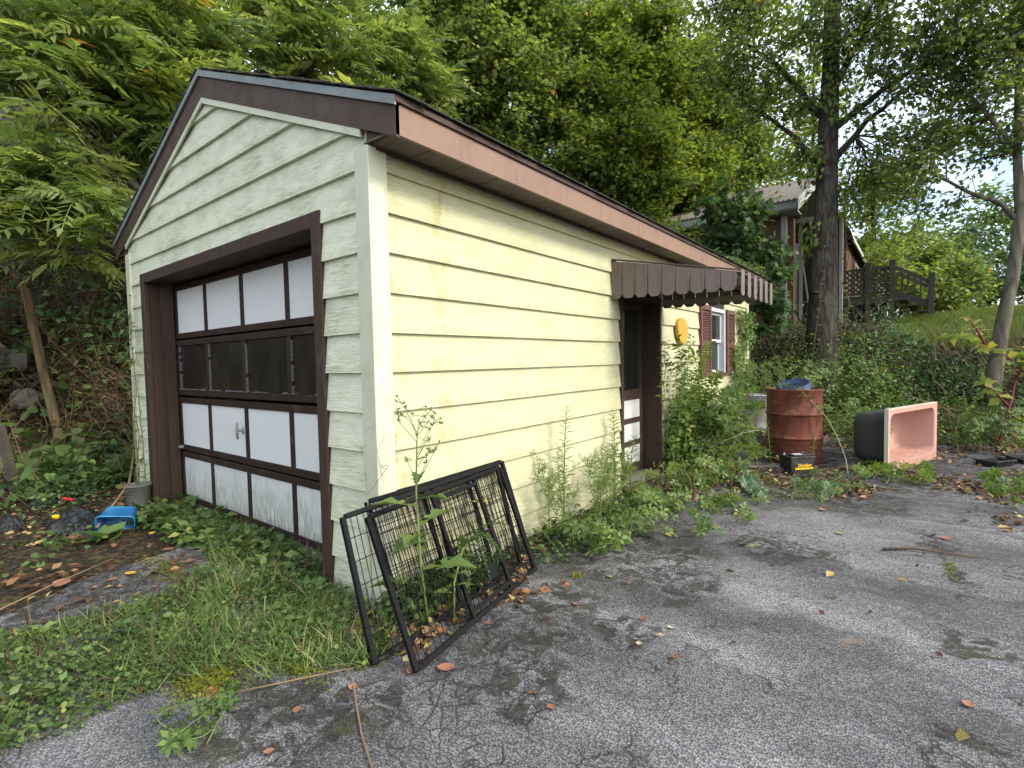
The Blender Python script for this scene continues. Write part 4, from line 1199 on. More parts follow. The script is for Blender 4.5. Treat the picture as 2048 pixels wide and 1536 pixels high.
rim_o = ring(0, TLn, 0, THt, .012, -.002)
inner = [ring(.062, TLn - .075, .085, THt - .06, .10, .0), ring(.068, TLn - .08, .090, THt - .065, .10, .008), ring(.072, TLn - .085, .094, THt - .07, .10, .02), ring(.09, TLn - .11, .105, THt - .085, .10, .22),
         ring(.11, TLn - .15, .115, THt - .095, .10, TDp - .07), ring(.125, TLn - .17, .13, THt - .11, .10, TDp - .04), ring(.15, TLn - .20, .155, THt - .135, .09, TDp - .022), ring(.19, TLn - .25, .19, THt - .17, .08, TDp - .016)]
loops_mesh([rim_o, inner[0]], False).build('rim', M['tub_in'], tub, world_coords=False)
loops_mesh(inner).build('basin', M['tub_in'], tub, smooth=True, world_coords=False)
outer = [ring(0, TLn, 0, THt, .012, .002), ring(0, TLn, 0, THt, .012, .035), ring(.015, TLn - .015, .015, THt - .015, .03, .042), ring(.045, TLn - .055, .065, THt - .042, .12, .06), ring(.062, TLn - .08, .078, THt - .058, .13, .24),
         ring(.08, TLn - .12, .088, THt - .068, .13, TDp - .06), ring(.105, TLn - .15, .11, THt - .09, .12, TDp - .01), ring(.14, TLn - .19, .145, THt - .125, .1, TDp + .012), ring(.2, TLn - .26, .2, THt - .18, .08, TDp + .016)]
loops_mesh(outer, True).build('shell', M['tub_out'], tub, smooth=True, world_coords=False)
for a_, b_ in (((-.004, -.006, -.0), (.012, .036, THt + .002)), ((.0125, -.006, THt - .010), (TLn - .002, .036, THt + .003))):
    MB().box(a_, b_).build('rim_edge', M['tub_edge'], tub, world_coords=False)
def disc_mesh(cx, cz, y, r, n=14):
    return MB().add([(cx + r * math.cos(2 * math.pi * k / n), y, cz + r * math.sin(2 * math.pi * k / n)) for k in range(n)] + [(cx + r * math.cos(2 * math.pi * k / n), y + .004, cz + r * math.sin(2 * math.pi * k / n)) for k in range(n)],
                    [tuple(range(n)), tuple(range(n, 2 * n))[::-1]] + [(k, n + k, n + (k + 1) % n, (k + 1) % n) for k in range(n)])
dh = disc_mesh(TLn - .44, .40, TDp - .018, .028).build('drain_hole', M['dark_void'], tub, world_coords=False)
for zz, yy in ((.36, .17), (.50, .17)):
    o = MB().lathe([(.026, 0), (.026, .004), (0, .004)], 14).build('overflow_hole', M['dark_void'], tub, world_coords=False)
    o.location = (.101 + .012, yy, zz); o.rotation_euler = (0, math.pi / 2, -.25)

# ------------------------------------------------------------------ odds and ends
nt = NT('black_plastic'); M['black_plastic'] = nt.done(nt.mix(smooth_mask(nt, nt.noise(nt.pos(), 9, 3), .45, .7), (.008, .009, .010), (.026, .026, .026)), .30)
def tray(label, loc, rz, L, Wd, H, tilt):
    t = empty('plastic_tray', loc, label, 'tray', 'black plastic trays at the asphalt edge'); t.rotation_euler = (tilt, 0, rz)
    lo = [ring(0, L, 0, Wd, .03, 0)]
    lp = lambda e_, z: [(a, b, z) for a, b in rrect(-L / 2 - e_, L / 2 + e_, -Wd / 2 - e_, Wd / 2 + e_, .05, 4)]
    loops_mesh([lp(.012, H), lp(.0, H + .006), lp(-.008, H), lp(-.02, .012)], True).build('tub', M['black_plastic'], t, smooth=False, world_coords=False)
    loops_mesh([lp(.013, H - .012), lp(.013, H), ], False).build('lip', M['black_plastic'], t, world_coords=False)
    loops_mesh([lp(.0, H - .002), lp(-.012, .0)], True, True).build('outer_wall', M['black_plastic'], t, world_coords=False)
tray('black plastic tray lying below the red-stemmed pokeweed', (3.13, 6.62, .0), .9, .36, .24, .07, 0)
tray('farther black plastic tray under the pokeweed leaves', (3.48, 7.05, .0), .6, .42, .26, .07, .08)
# flat dark plank between drum and tub
pl = MB().box((-.24, -.06, 0), (.24, .06, .022)).build('plank', M['wood_grey'], None, world_coords=False); pl.location = (1.86, 5.62, .006); pl.rotation_euler = (0, 0, .6)
tag(pl, 'short dark plank lying on the ground before the bathtub', 'plank')

# left side: blue bin, bucket, stake, stones, rubbish
bb = empty('blue_bin', (-3.10, -.42, .0), 'bright blue plastic bin tipped over in the weeds by the overhead door', 'bin')
lp2 = lambda a, b, r, z: [(x_, y_, z) for x_, y_ in rrect(-a, a, -b, b, r, 5)]
bmo = loops_mesh([lp2(.165, .12, .05, .0), lp2(.17, .125, .05, .012), lp2(.20, .15, .055, .25), lp2(.212, .162, .06, .252), lp2(.212, .162, .06, .268), lp2(.20, .15, .055, .268), lp2(.195, .145, .055, .25), lp2(.165, .12, .05, .02)], True, True).build('tub', M['sky_plastic'], bb, smooth=True, world_coords=False)
bmo.rotation_euler = (math.radians(112), math.radians(8), math.radians(62)); bmo.location = (0, 0, .10); bmo.scale = (.66, .66, .66)
bk = empty('bucket', (-3.66, -.14, .0), 'weathered grey bucket standing at the garage corner', 'bucket')
MB().lathe([(.0, 0), (.085, 0), (.088, .01), (.112, .22), (.118, .222), (.118, .235), (.108, .235), (.09, .03), (0, .03)], 24, (-3.66, -.14, .0), cap=False).build('body', M['putty'], bk, smooth=True)
MB().tube([(-3.66 + .118 * math.cos(a), -.14 + .118 * math.sin(a), .21 - .05 * math.sin((a - 3.3) / 2.2 * math.pi)) for a in np.linspace(3.3, 5.5, 12)], .003, 6).build('handle', M['steel'], bk)
stk = MB().add([(-.045, -.03, -.1), (.045, -.03, -.1), (.045, .03, -.1), (-.045, .03, -.1), (-.038, -.028, .80), (.036, -.026, .78), (.034, .026, .76), (-.036, .028, .82)],
               [(0, 3, 2, 1), (4, 5, 6, 7), (0, 1, 5, 4), (1, 2, 6, 5), (2, 3, 7, 6), (3, 0, 4, 7)]).build('wooden_stake', M['deck_wood'], None, world_coords=False)
stk.location = (-5.25, -.80, .02); stk.rotation_euler = (.05, -.14, .5)
tag(stk, 'old brown wooden stake leaning at the foot of the left bank', 'stake')
def rock(name, loc, s_, seed):
    r = np.random.default_rng(seed); m = MB(); n, k = 10, 7
    prof = []
    vs_ = []; fs_ = []
    for i in range(k):
        ph = -math.pi / 2 + math.pi * (i + .5) / k
        for j in range(n):
            a = 2 * math.pi * j / n
            f = 1 + r.normal(0, .10)
            c = lambda t: math.copysign(abs(t) ** .7, t)
            vs_.append((loc[0] + s_[0] * c(math.cos(ph) * math.cos(a)) * f, loc[1] + s_[1] * c(math.cos(ph) * math.sin(a)) * f, loc[2] + s_[2] * c(math.sin(ph)) * f))
    for i in range(k - 1):
        for j in range(n):
            fs_.append((i * n + j, i * n + (j + 1) % n, (i + 1) * n + (j + 1) % n, (i + 1) * n + j))
    fs_ += [tuple(range(n))[::-1], tuple((k - 1) * n + j for j in range(n))]
    return m.add(vs_, fs_).build(name, M['stone'], None)
for i, (x, y, dz, s_, lab) in enumerate([(-7.75, -.90, .12, (.42, .30, .18), 'large flat grey stone at the left picture edge on the bank'), (-8.1, -.45, .12, (.30, .24, .16), 'squarish grey stone behind the largest stone on the bank'),
                                          (-8.0, -.7, .34, (.35, .28, .16), 'upper mossy stone of the pile on the left bank'), (-6.75, -.85, .03, (.26, .2, .13), 'low stone behind the wooden stake'), (-7.6, -.35, .1, (.20, .18, .14), 'small stone at the right end of the stone pile')]):
    st_ = rock('field_stone', (x, y, float(height(x, y)) + dz), s_, 40 + i)
    tag(st_, lab, 'stone', 'stones piled on the left bank')
# crumpled black rubbish bag: folded sheet with creases
def bag(label, cx, cy, rx, ry, hh, seed):
    r = np.random.default_rng(seed); n = 34
    U, Vv = np.meshgrid(np.linspace(-1, 1, n), np.linspace(-1, 1, n), indexing='ij')
    rr = np.sqrt(U ** 2 + Vv ** 2)
    z = hh * np.clip(1 - rr ** 2, 0, 1) ** .6
    for k in range(12):
        a = r.uniform(0, math.pi); fq = r.uniform(4, 17); ph = r.uniform(0, 6)
        z += hh * .62 / (1 + k * .08) * np.abs(np.sin(fq * (U * math.cos(a) + Vv * math.sin(a)) + ph)) * np.clip(1.15 - rr, 0, 1)
    s_ = np.where(rr > 1, 1 / np.maximum(rr, 1e-6), 1)
    X = cx + U * s_ * rx * (1 + .15 * r.normal(size=U.shape) * .3); Y = cy + Vv * s_ * ry
    Z = height(X, Y) + .005 + np.where(rr > .97, 0, z)
    i_, j_ = np.meshgrid(np.arange(n - 1), np.arange(n - 1), indexing='ij'); q_ = (i_ * n + j_).ravel()
    me = np_mesh('rubbish_bag', np.stack([X, Y, Z], -1).reshape(-1, 3), np.stack([q_, q_ + n, q_ + n + 1, q_ + 1], -1))
    o = link('rubbish_bag', me, M['black_plastic'])
    tag(o, label, 'rubbish bag', 'torn black rubbish bags on the left')
bag('torn black rubbish bag spread in front of the blue bin', -3.55, -.66, .42, .20, .022, 3)
bag('black rubbish bag half buried beside the wooden stake', -4.75, -.55, .30, .25, .024, 4)
bag('flattened black plastic bag at the left picture edge', -4.0, -1.02, .30, .10, .02, 6)
nt = NT('red_plastic'); M['red'] = nt.done((.45, .02, .02), .45)
rt = empty('tool', (-3.85, -.53, .12), 'red-handled black tool lying on the rubbish bag', 'tool')
MB().tube([(-4.10, -.62, .13), (-3.95, -.58, .13)], .016, 8).build('handle', M['red'], rt)
MB().tube([(-3.949, -.58, .13), (-3.55, -.47, .12)], .011, 8).build('shaft', M['black_plastic'], rt)
nt = NT('yellow_plastic'); M['yellow'] = nt.done((.65, .40, .01), .4)
yc = MB().lathe([(.0, 0), (.03, 0), (.034, .01), (.034, .05), (.018, .07), (.018, .09), (0, .09)], 16).build('yellow_bottle', M['yellow'], None, smooth=True, world_coords=False)
yc.location = (-3.47, -.78, .10); yc.rotation_euler = (1.2, .2, .6); yc.scale = (.6, .6, .6)
tag(yc, 'little yellow plastic bottle on the black rubbish bag', 'bottle')

# ------------------------------------------------------------------ trees
def curve_pts(a, b, bow, n=7, wob=.05):
    a = np.array(a, float); b = np.array(b, float); bow = np.array(bow, float)
    L = np.linalg.norm(b - a)
    t = np.linspace(0, 1, n)[:, None]
    p = a * (1 - t) + b * t + bow * (4 * t * (1 - t))
    p[1:-1] += rng.normal(0, wob * L * .3, (n - 2, 3))
    return p

def crown_sample(blobs, n, shell=.5):
    vol = np.array([b[3] * b[4] * b[5] for b in blobs]); k = rng.choice(len(blobs), n, p=vol / vol.sum())
    B = np.array(blobs)[k]
    d = rdir(n); r = rng.random(n) ** (1 / 3); r = np.maximum(r, rng.random(n) * shell)
    return B[:, :3] + d * r[:, None] * B[:, 3:6], k

def make_tree(name, label, cat, base, top, r0, blobs, nl, ntw, nlf, tpl, size, mat, bark, group=None, tw_len=.7, trunk_pts=None, spread=.16, droop=.25, flat=.75, limbs=(), tiprad=.25, keep=None):
    base = np.array(base, float)
    root = empty(name, tuple(base), label, cat, group)
    if trunk_pts is None:
        tp = curve_pts(base - (0, 0, .2), top, rng.normal(0, .12, 3) * (1, 1, 0), 9, .012)
    else:
        tp = np.array(trunk_pts, float)
    n = len(tp)
    rad = [r0 * (1 - (1 - tiprad) * i / (n - 1)) for i in range(n)]
    if r0 > .2: rad[0] *= 1.35
    m = MB(); m.tube(tp, rad, 14 if r0 > .2 else 9)
    segs_a, segs_b, ra, rb = [], [], [], []
    tips, _ = crown_sample(blobs, nl)
    P, D = [], []
    zt = tp[:, 2]
    branches = [curve_pts(*l, (0, 0, .15), 8, .04) for l in limbs]
    lr = [min(.075, r0 * .34)] * len(branches)
    nprim = len(branches) if branches else max(6, nl // 9)
    for i_, t_ in enumerate(tips):
        if i_ + len(limbs) < nprim:
            hd = np.linalg.norm(t_[:2] - np.array([np.interp(t_[2], zt, tp[:, 0]), np.interp(t_[2], zt, tp[:, 1])]))
            z0 = min(max(t_[2] - hd * rng.uniform(.5, .95), zt[0] + .45 * (t_[2] - zt[0]) * .6), zt[-1])
            a = np.array([np.interp(z0, zt, tp[:, 0]), np.interp(z0, zt, tp[:, 1]), z0])
            branches.append(curve_pts(a, t_, (0, 0, .08 * hd), 6, .06))
            lr.append(min(.034, np.interp(z0, zt, rad) * .32))
        else:
            cand = np.concatenate([b_[len(b_) // 3:] for b_ in branches[:max(nprim, 1)]] + [tp[tp[:, 2] > zt[0] + .45 * (zt[-1] - zt[0])]])
            w_ = np.linalg.norm(cand - t_, axis=1) + .6 * np.maximum(0, cand[:, 2] - t_[2] + .2) + rng.random(len(cand)) * .3
            a = cand[np.argmin(w_)]
            branches.append(curve_pts(a, t_, rng.normal(0, .06, 3) * np.linalg.norm(t_ - a), 6, .10))
            lr.append(.014)
    for b_, r_ in zip(branches, lr):
        r_ = max(r_, .010)
        m.tube(b_, [r_ * (1 - .8 * i / (len(b_) - 1)) for i in range(len(b_))], 5, cap=False)
        L = np.linalg.norm(b_[-1] - b_[0])
        t = np.clip(1 - rng.random(ntw) ** 1.4 * .72, 0, 1)
        q_ = np.stack([np.interp(t * (len(b_) - 1), np.arange(len(b_)), b_[:, c]) for c in range(3)], -1)
        bd = unit(b_[-1] - b_[0])
        d = unit(rdir(ntw) * (1, 1, .55) + bd * .55 + (0, 0, .05))
        e_ = q_ + d * (tw_len * rng.uniform(.45, 1.15, ntw))[:, None]
        segs_a.append(q_); segs_b.append(e_)
        ra.append(np.full(ntw, .007 + r_ * .05)); rb.append(np.full(ntw, .002))
        tt = rng.random((ntw, nlf)) ** .8
        lp = q_[:, None] * (1 - tt[..., None]) + e_[:, None] * tt[..., None] + rng.normal(0, spread * .5, (ntw, nlf, 3))
        ld = unit(d[:, None] * .6 + unit(rng.normal(size=(ntw, nlf, 3))) * (1, 1, .5) - np.array([0, 0, droop]))
        P.append(lp.reshape(-1, 3)); D.append(ld.reshape(-1, 3))
    m.build('trunk', bark, root, smooth=True)
    link('branches', twig_mesh('branches', np.concatenate(segs_a), np.concatenate(segs_b), np.concatenate(ra), np.concatenate(rb)), bark, root)['kind'] = 'stuff'
    P = np.concatenate(P); D = np.concatenate(D)
    if keep is not None:
        k = keep(P); P, D = P[k], D[k]
    N = len(P)
    nr = unit(rng.normal(size=(N, 3)) * (1 - flat) * 2.2 + np.array([.15, -.1, 1.0]))
    var = np.clip(rng.normal(.45, .2, N), 0, .80); var[rng.random(N) < .004] = 1
    lb = LB(tpl); lb.add(P, D, nr, size * rng.uniform(.65, 1.25, N), var)
    lb.build('crown', mat, root)
    return root

def clear_of_garage(P, mrg=.06):
    # nothing grows through the garage roof or walls
    roof = 3.72 - np.abs(P[:, 0] - XC) * PITCH + mrg
    inside = (P[:, 0] > -W - .45) & (P[:, 0] < .45) & (P[:, 1] > -.25) & (P[:, 1] < LEN + .3) & (P[:, 2] < roof)
    return ~inside

# tree of heaven on the left bank: long compound leaves, over and beside the roof
def ailanthus(label, base, top, r0, blobs, nl, nfr, length, fork=None):
    root = empty('tree_of_heaven', base, label, 'tree', 'trees of heaven on the left bank')
    tp = curve_pts(np.array(base) - (0, 0, .2), top, rng.normal(0, .15, 3) * (1, 1, 0), 8, .02)
    n = len(tp); rad = [r0 * (1 - .8 * i / (n - 1)) for i in range(n)]
    m = MB(); m.tube(tp, rad, 10)
    tips, _ = crown_sample(blobs, nl, .7)
    zt = tp[:, 2]; lbs = [LB(t_) for t_ in FRONDS]
    for t_ in tips:
        hd = np.linalg.norm(t_[:2] - tp[-1, :2])
        z0 = float(np.clip(t_[2] - hd * rng.uniform(.3, .7), zt[2], zt[-1]))
        a = np.array([np.interp(z0, zt, tp[:, 0]), np.interp(z0, zt, tp[:, 1]), z0])
        b_ = curve_pts(a, t_, (0, 0, .1 * hd), 6, .04)
        m.tube(b_, [max(.006, r0 * .3 * (1 - .75 * i / 5)) for i in range(6)], 5, cap=False)
        k = nfr
        tt = 1 - rng.random(k) ** 2 * .35
        p_ = np.stack([np.interp(tt * 5, np.arange(6), b_[:, c]) for c in range(3)], -1)
        ang = rng.uniform(0, 2 * math.pi, k)
        d = np.stack([np.cos(ang), np.sin(ang), rng.normal(.05, .28, k)], -1) + unit(b_[-1] - b_[0]) * .35
        nr = unit(rng.normal(size=(k, 3)) * .42 + (0, 0, 1))
        tipp = p_ + unit(d) * length * .9; tipp[:, 2] -= .3 * length
        ok = clear_of_garage(p_) & clear_of_garage(tipp) & clear_of_garage((p_ + tipp) / 2)
        var = np.clip(rng.normal(.46, .24, k), 0, .80); var[rng.random(k) < .004] = 1
        pick = rng.integers(0, 4, k)
        for j_, lb in enumerate(lbs):
            o_ = ok & (pick == j_)
            if o_.any(): lb.add(p_[o_], d[o_], nr[o_], (length * rng.uniform(.5, 1.2, k))[o_], var[o_])
    m.build('trunk', M['bark_smooth'], root, smooth=True)
    for lb in lbs: lb.build('crown', M['leaf_ailanthus'], root)
    return root
hz = lambda x, y: float(height(x, y))
ailanthus('tree of heaven with long feathery leaves above the left end of the roof', (-7.2, 1.2, hz(-7.2, 1.2)), (-6.5, .9, 6.6), .09,
          [(-6.33, -.1, 5.6, 1.1, 1.0, .9), (-6.2, .7, 4.9, 1.0, .9, .9), (-5.6, -.5, 4.4, .8, .5, .8), (-6.4, 1.3, 6.0, 1.1, 1.1, 1.0)], 100, 11, .70)
ailanthus('low tree of heaven whose drooping leaves hang beside the left wall', (-8.6, -1.6, hz(-8.6, -1.6)), (-6.6, -.9, 4.0), .05,
          [(-5.1, -.25, 3.25, .75, .35, .35), (-5.7, -.45, 3.5, .8, .45, .6), (-4.8, -.15, 2.75, .35, .2, .25)], 44, 9, .60)
ailanthus('tree of heaven leaning over the roof ridge behind the gable', (-7.4, 3.2, hz(-7.4, 3.2)), (-6.4, 3.0, 8.0), .09,
          [(-6.6, 2.3, 6.7, 1.2, 1.1, 1.2), (-6.2, 3.7, 7.2, 1.2, 1.2, 1.3), (-5.6, 2.6, 5.4, 1.0, 1.2, .8), (-5.4, 3.6, 4.9, 1.0, 1.0, .7)], 110, 11, .70)
ailanthus('tree of heaven brushing the middle of the long roof', (-6.9, 6.0, hz(-6.9, 6)), (-6.0, 5.6, 8.4), .09,
          [(-6.0, 5.4, 7.2, 1.1, 1.1, 1.2), (-5.4, 5.6, 5.5, 1.0, 1.2, .9), (-4.9, 6.2, 4.9, .9, 1.0, .6)], 85, 11, .68)

# maples behind the garage
G2 = 'leafy trees behind the garage'
mk = dict(tpl=MAPLE, mat=M['leaf_maple'], bark=M['bark'], group=G2, keep=clear_of_garage)
def mtree(label, base, topz, r0, blobs, nl, ntw, nlf, size, **k):
    kw = dict(mk); kw.update(k)
    b = (base[0], base[1], hz(*base))
    return make_tree('maple_tree', label, 'tree', b, (base[0] + rng.normal(0, .3), base[1] + rng.normal(0, .3), topz), r0, blobs, nl, ntw, nlf, kw['tpl'], size, kw['mat'], kw['bark'], kw['group'], keep=kw['keep'], tw_len=k.get('tw_len', .75))
mtree('dense green maple rising straight behind the middle of the roof', (-5.6, 9.4), 11.5, .16,
      [(-6.0, 8.8, 8.6, 1.9, 1.6, 2.6), (-5.2, 9.1, 6.0, 1.6, 1.4, 1.6), (-6.6, 8.6, 11.2, 1.6, 1.5, 1.8), (-5.3, 9.2, 4.4, 1.4, 1.2, 1.0)], 190, 20, 13, .115)
mtree('yellow-green maple between the roof and the brick house', (-3.9, 11.2), 11.0, .15,
      [(-3.9, 11.4, 9.0, 1.6, 1.6, 2.2), (-4.2, 9.9, 6.9, 1.3, 1.1, 1.7), (-3.5, 11.0, 6.2, 1.3, 1.2, 1.7), (-3.7, 10.6, 4.6, 1.2, 1.0, 1.0)], 200, 20, 13, .108, mat=M['leaf_yellowgreen'])
mtree('dark tall maple farther back behind the ridge of the garage', (-8.5, 9.5), 13.5, .18,
      [(-7.6, 9.2, 11.4, 2.2, 2.0, 2.2), (-8.3, 8.0, 8.6, 1.8, 1.8, 2.4), (-7.8, 8.8, 6.2, 1.8, 1.6, 1.6)], 130, 19, 11, .135)
mtree('slim maple above the far end of the garage roof', (-2.6, 12.9), 10.5, .12,
      [(-3.0, 13.2, 8.6, 1.4, 1.5, 1.8), (-2.6, 12.9, 6.4, 1.3, 1.1, 1.2), (-2.4, 10.4, 3.7, 1.0, .8, .7)], 130, 18, 11, .11, mat=M['leaf_yellowgreen'])
mtree('bushy maple filling the gap between the two big maples behind the roof', (-4.9, 12.2), 12.0, .13,
      [(-5.2, 11.5, 10.4, 1.5, 1.5, 2.2), (-5.0, 11.3, 7.6, 1.4, 1.3, 1.8), (-4.6, 11.0, 5.4, 1.4, 1.3, 1.2)], 120, 18, 11, .12)
mtree('loose maple over the ribbed house roof', (-2.2, 15.2), 10.5, .12,
      [(-2.6, 14.6, 8.4, 1.3, 1.2, 1.5), (-1.9, 15.0, 7.2, 1.1, 1.0, 1.0), (-3.2, 14.6, 6.6, 1.2, 1.0, 1.0)], 90, 16, 10, .125)
for lab, b_, tz, s_ in (('tall wood tree seen through gaps left of the gable', (-12.5, 2.0), 13, .20), ('wood tree on the upper slope behind the trees of heaven', (-12.0, 6.0), 15, .20), ('wood tree at the top left corner behind the feathery leaves', (-11.5, -2.0), 12, .2),
                        ('big wood tree high behind the dark maple', (-11, 13), 17, .22), ('wood tree behind the yellow-green maple', (-6, 16), 15, .22)):
    z = hz(*b_)
    make_tree('woodland_tree', lab, 'tree', (b_[0], b_[1], z), (b_[0] + .4, b_[1], tz), .17,
              [(b_[0] + .5, b_[1], tz - 1.5, 2.6, 2.6, 2.4), (b_[0] + 1.0, b_[1], (z + tz) / 2 + .6, 2.4, 2.6, 2.6), (b_[0], b_[1] + .5, z + 2.5, 2.0, 2.2, 1.6)], 55, 12, 7, DIAM, s_, M['leaf_maple'], M['bark'], 'wood trees on the hillside', tw_len=1.0, spread=.3)

# trees behind the house
for lab, b_, tz, mt, s_, bl in (
    ('pale willowy tree behind the ribbed house roof', (-2.2, 18.5), 15, 'leaf_yellowgreen', .20, [(-2.0, 18.0, 11.5, 2.3, 2.0, 3.0), (-2.8, 17.0, 8.6, 2.0, 1.6, 1.8), (-1.6, 19.0, 8.0, 1.6, 1.6, 1.6)]),
    ('tree between the house roof and the big trunk', (-.6, 20.5), 13, 'leaf_maple', .20, [(-1.2, 20.5, 8.4, 1.6, 1.6, 1.8), (-.6, 20.8, 10.8, 1.7, 1.6, 1.8), (-1.8, 20, 6.6, 1.6, 1.4, 1.2)]),
    ('thin yellowish tree rising behind the deck', (1.2, 23), 9.5, 'leaf_yellowgreen', .19, [(1.1, 23, 7.0, 1.2, 1.2, 1.8), (1.4, 22.5, 5.2, 1.3, 1.1, 1.0)]),
    ('round green tree beyond the deck steps', (2.6, 29), 7.6, 'leaf_maple', .22, [(2.6, 28.6, 6.2, 1.9, 1.7, 1.3), (3.4, 28, 4.8, 1.8, 1.6, 1.1)]),
    ('dark tree in the gap right of the deck', (4.4, 33), 8.2, 'leaf_dark', .24, [(4.3, 32, 6.8, 2.2, 2, 1.5), (5.3, 31, 5.2, 2.2, 2, 1.4)]),
    ('leafy tree behind the slender right-hand trunk', (6.6, 30), 9.5, 'leaf_maple', .24, [(6.4, 29, 7.2, 2.2, 2, 2.0), (7.2, 28.5, 5.2, 2.2, 2, 1.4)])):
    make_tree('garden_tree', lab, 'tree', (b_[0], b_[1], hz(*b_)), (b_[0], b_[1], tz), .13, bl, 42, 12, 7, DIAM, s_, M[mt], M['bark'], 'trees behind the house and lawn', tw_len=.8, spread=.3)
for lab, x, y, rx, rz_, mt in (('pale green shrub at the lawn edge right of the deck', 4.1, 22, 1.2, 1.5, 'leaf_bluegreen'), ('grey-green shrub left of the slender trunk', 5.6, 22.5, 1.4, 1.7, 'leaf_bluegreen'),
                               ('tall shrub behind the lawn at the right edge', 7.6, 23.5, 1.6, 2.2, 'leaf_maple'), ('low bright shrub behind the deck steps', 2.9, 20.5, 1.0, 1.1, 'leaf_yellowgreen'), ('shrub at the far right beyond the lawn', 9.8, 24, 1.8, 2.2, 'leaf_bluegreen'), ('yellow-leaved shrub showing through the deck lattice', 1.9, 18.2, 1.0, 1.3, 'leaf_yellowgreen'), ('dark shrub behind the deck stairs', 3.2, 19.0, .9, .9, 'leaf_maple'), ('tall hazel behind the deck posts', 2.3, 21.5, 1.3, 2.0, 'leaf_maple')):
    z = hz(x, y)
    make_tree('lawn_shrub', lab, 'shrub', (x, y, z), (x, y, z + rz_ * 1.2), .05, [(x, y, z + rz_ * .95, rx, rx, rz_), (x + .5, y - .3, z + rz_ * .5, rx * .9, rx * .9, rz_ * .5)], 34, 12, 8, DIAM, .15, M[mt], M['twig'], 'shrubs along the lawn', tw_len=.5, spread=.2)

# the big trunk right of centre and its open crown
bx_, by_ = .92, 9.84
make_tree('shade_tree', 'thick dark rough-barked tree with vines standing before the deck', 'tree', (bx_, by_, hz(bx_, by_)), (1.0, 10.6, 15), .34,
          [(.4, 9.6, 7.6, 1.5, 1.2, 1.4), (2.1, 9.9, 7.4, 1.5, 1.2, 1.5), (-.2, 9.6, 9.6, 1.8, 1.4, 1.2), (2.3, 10.6, 5.6, 1.1, 1.0, .9), (.2, 9.9, 5.7, .9, .7, .9), (1.6, 10.9, 4.5, .6, .6, .6), (-.5, 9.4, 7.0, 1.0, .8, 1.2), (3.0, 9.9, 6.4, 1.0, .8, .9), (2.0, 11.0, 5.0, .8, .7, .6)], 125, 13, 9, OVAL, .11, M['leaf_maple'], M['bark'], None,
          trunk_pts=[(bx_ - .04, by_, .2), (bx_ - .02, by_, .9), (bx_, by_, 1.6), (bx_ + .03, by_ + .04, 2.6), (bx_ + .05, by_ + .1, 3.6), (bx_ + .06, by_ + .2, 5.2), (bx_ + .10, by_ + .32, 7.0), (bx_ + .12, by_ + .45, 9.5), (bx_ + .1, by_ + .7, 14)],
          limbs=(((1.0, 10.05, 5.0), (2.5, 10.4, 6.4)), ((1.02, 10.1, 5.7), (3.2, 10.2, 6.6)), ((1.0, 10.1, 6.4), (2.3, 9.9, 8.2)), ((1.0, 10.1, 5.9), (-.6, 9.7, 8.0)), ((1.0, 10.1, 4.9), (-.4, 9.9, 6.6))), tw_len=.7, spread=.2, droop=.35, flat=.5)
# the slender forked tree at the right
sx_, sy_ = 3.40, 9.85
make_tree('slender_tree', 'slender grey leaning tree that forks at the right edge', 'tree', (sx_, sy_, hz(sx_, sy_)), (3.7, 10.4, 10), .128,
          [(3.0, 10.2, 6.3, 1.3, 1.1, 1.5), (3.9, 10.3, 5.6, 1.1, 1.0, 1.2), (2.7, 9.9, 4.4, .8, .6, .8), (3.5, 9.8, 7.9, 1.4, 1.2, 1.2), (4.2, 10.3, 4.2, .6, .6, .6), (2.3, 9.9, 3.9, .4, .4, .4)], 110, 13, 9, OVAL, .10, M['leaf_maple'], M['bark_smooth'], None,
          trunk_pts=[(sx_ - .04, sy_, .3), (sx_, sy_, 1.0), (sx_ + .09, sy_ + .05, 1.8), (sx_ + .22, sy_ + .12, 2.7), (sx_ + .29, sy_ + .2, 3.6), (sx_ + .25, sy_ + .28, 4.6), (sx_ + .26, sy_ + .4, 6.2), (sx_ + .3, sy_ + .6, 9.5)],
          limbs=(((3.65, 10.03, 3.5), (4.3, 10.6, 5.4)), ((3.62, 10.03, 3.55), (2.1, 9.9, 4.75)), ((3.66, 10.15, 4.6), (2.5, 9.7, 6.4))), tw_len=.6, spread=.18, droop=.35, flat=.5)
# small forked sapling on the left bank
sap = empty('sapling', (-6.83, -.14, hz(-6.83, -.14)), 'thin bare brown sapling with a fork on the left bank', 'sapling')
MB().tube([(-6.80, -.12, hz(-6.83, -.14) - .1), (-6.843, -.146, .477), (-7.031, -.244, 1.385), (-7.202, -.326, 2.347), (-7.242, -.347, 2.54)], [.075, .062, .055, .05, .05], 9).build('trunk', M['bark_brown'], sap, smooth=True)
MB().tube([(-7.235, -.342, 2.50), (-7.35, -.43, 2.72), (-7.50, -.52, 3.0), (-7.7, -.66, 3.6)], [.045, .038, .032, .015], 7).build('branch', M['bark_brown'], sap, smooth=True)
MB().tube([(-7.235, -.342, 2.50), (-7.12, -.24, 2.72), (-6.95, -.10, 3.0), (-6.85, .0, 3.5)], [.036, .03, .026, .012], 7).build('branch', M['bark_brown'], sap, smooth=True)

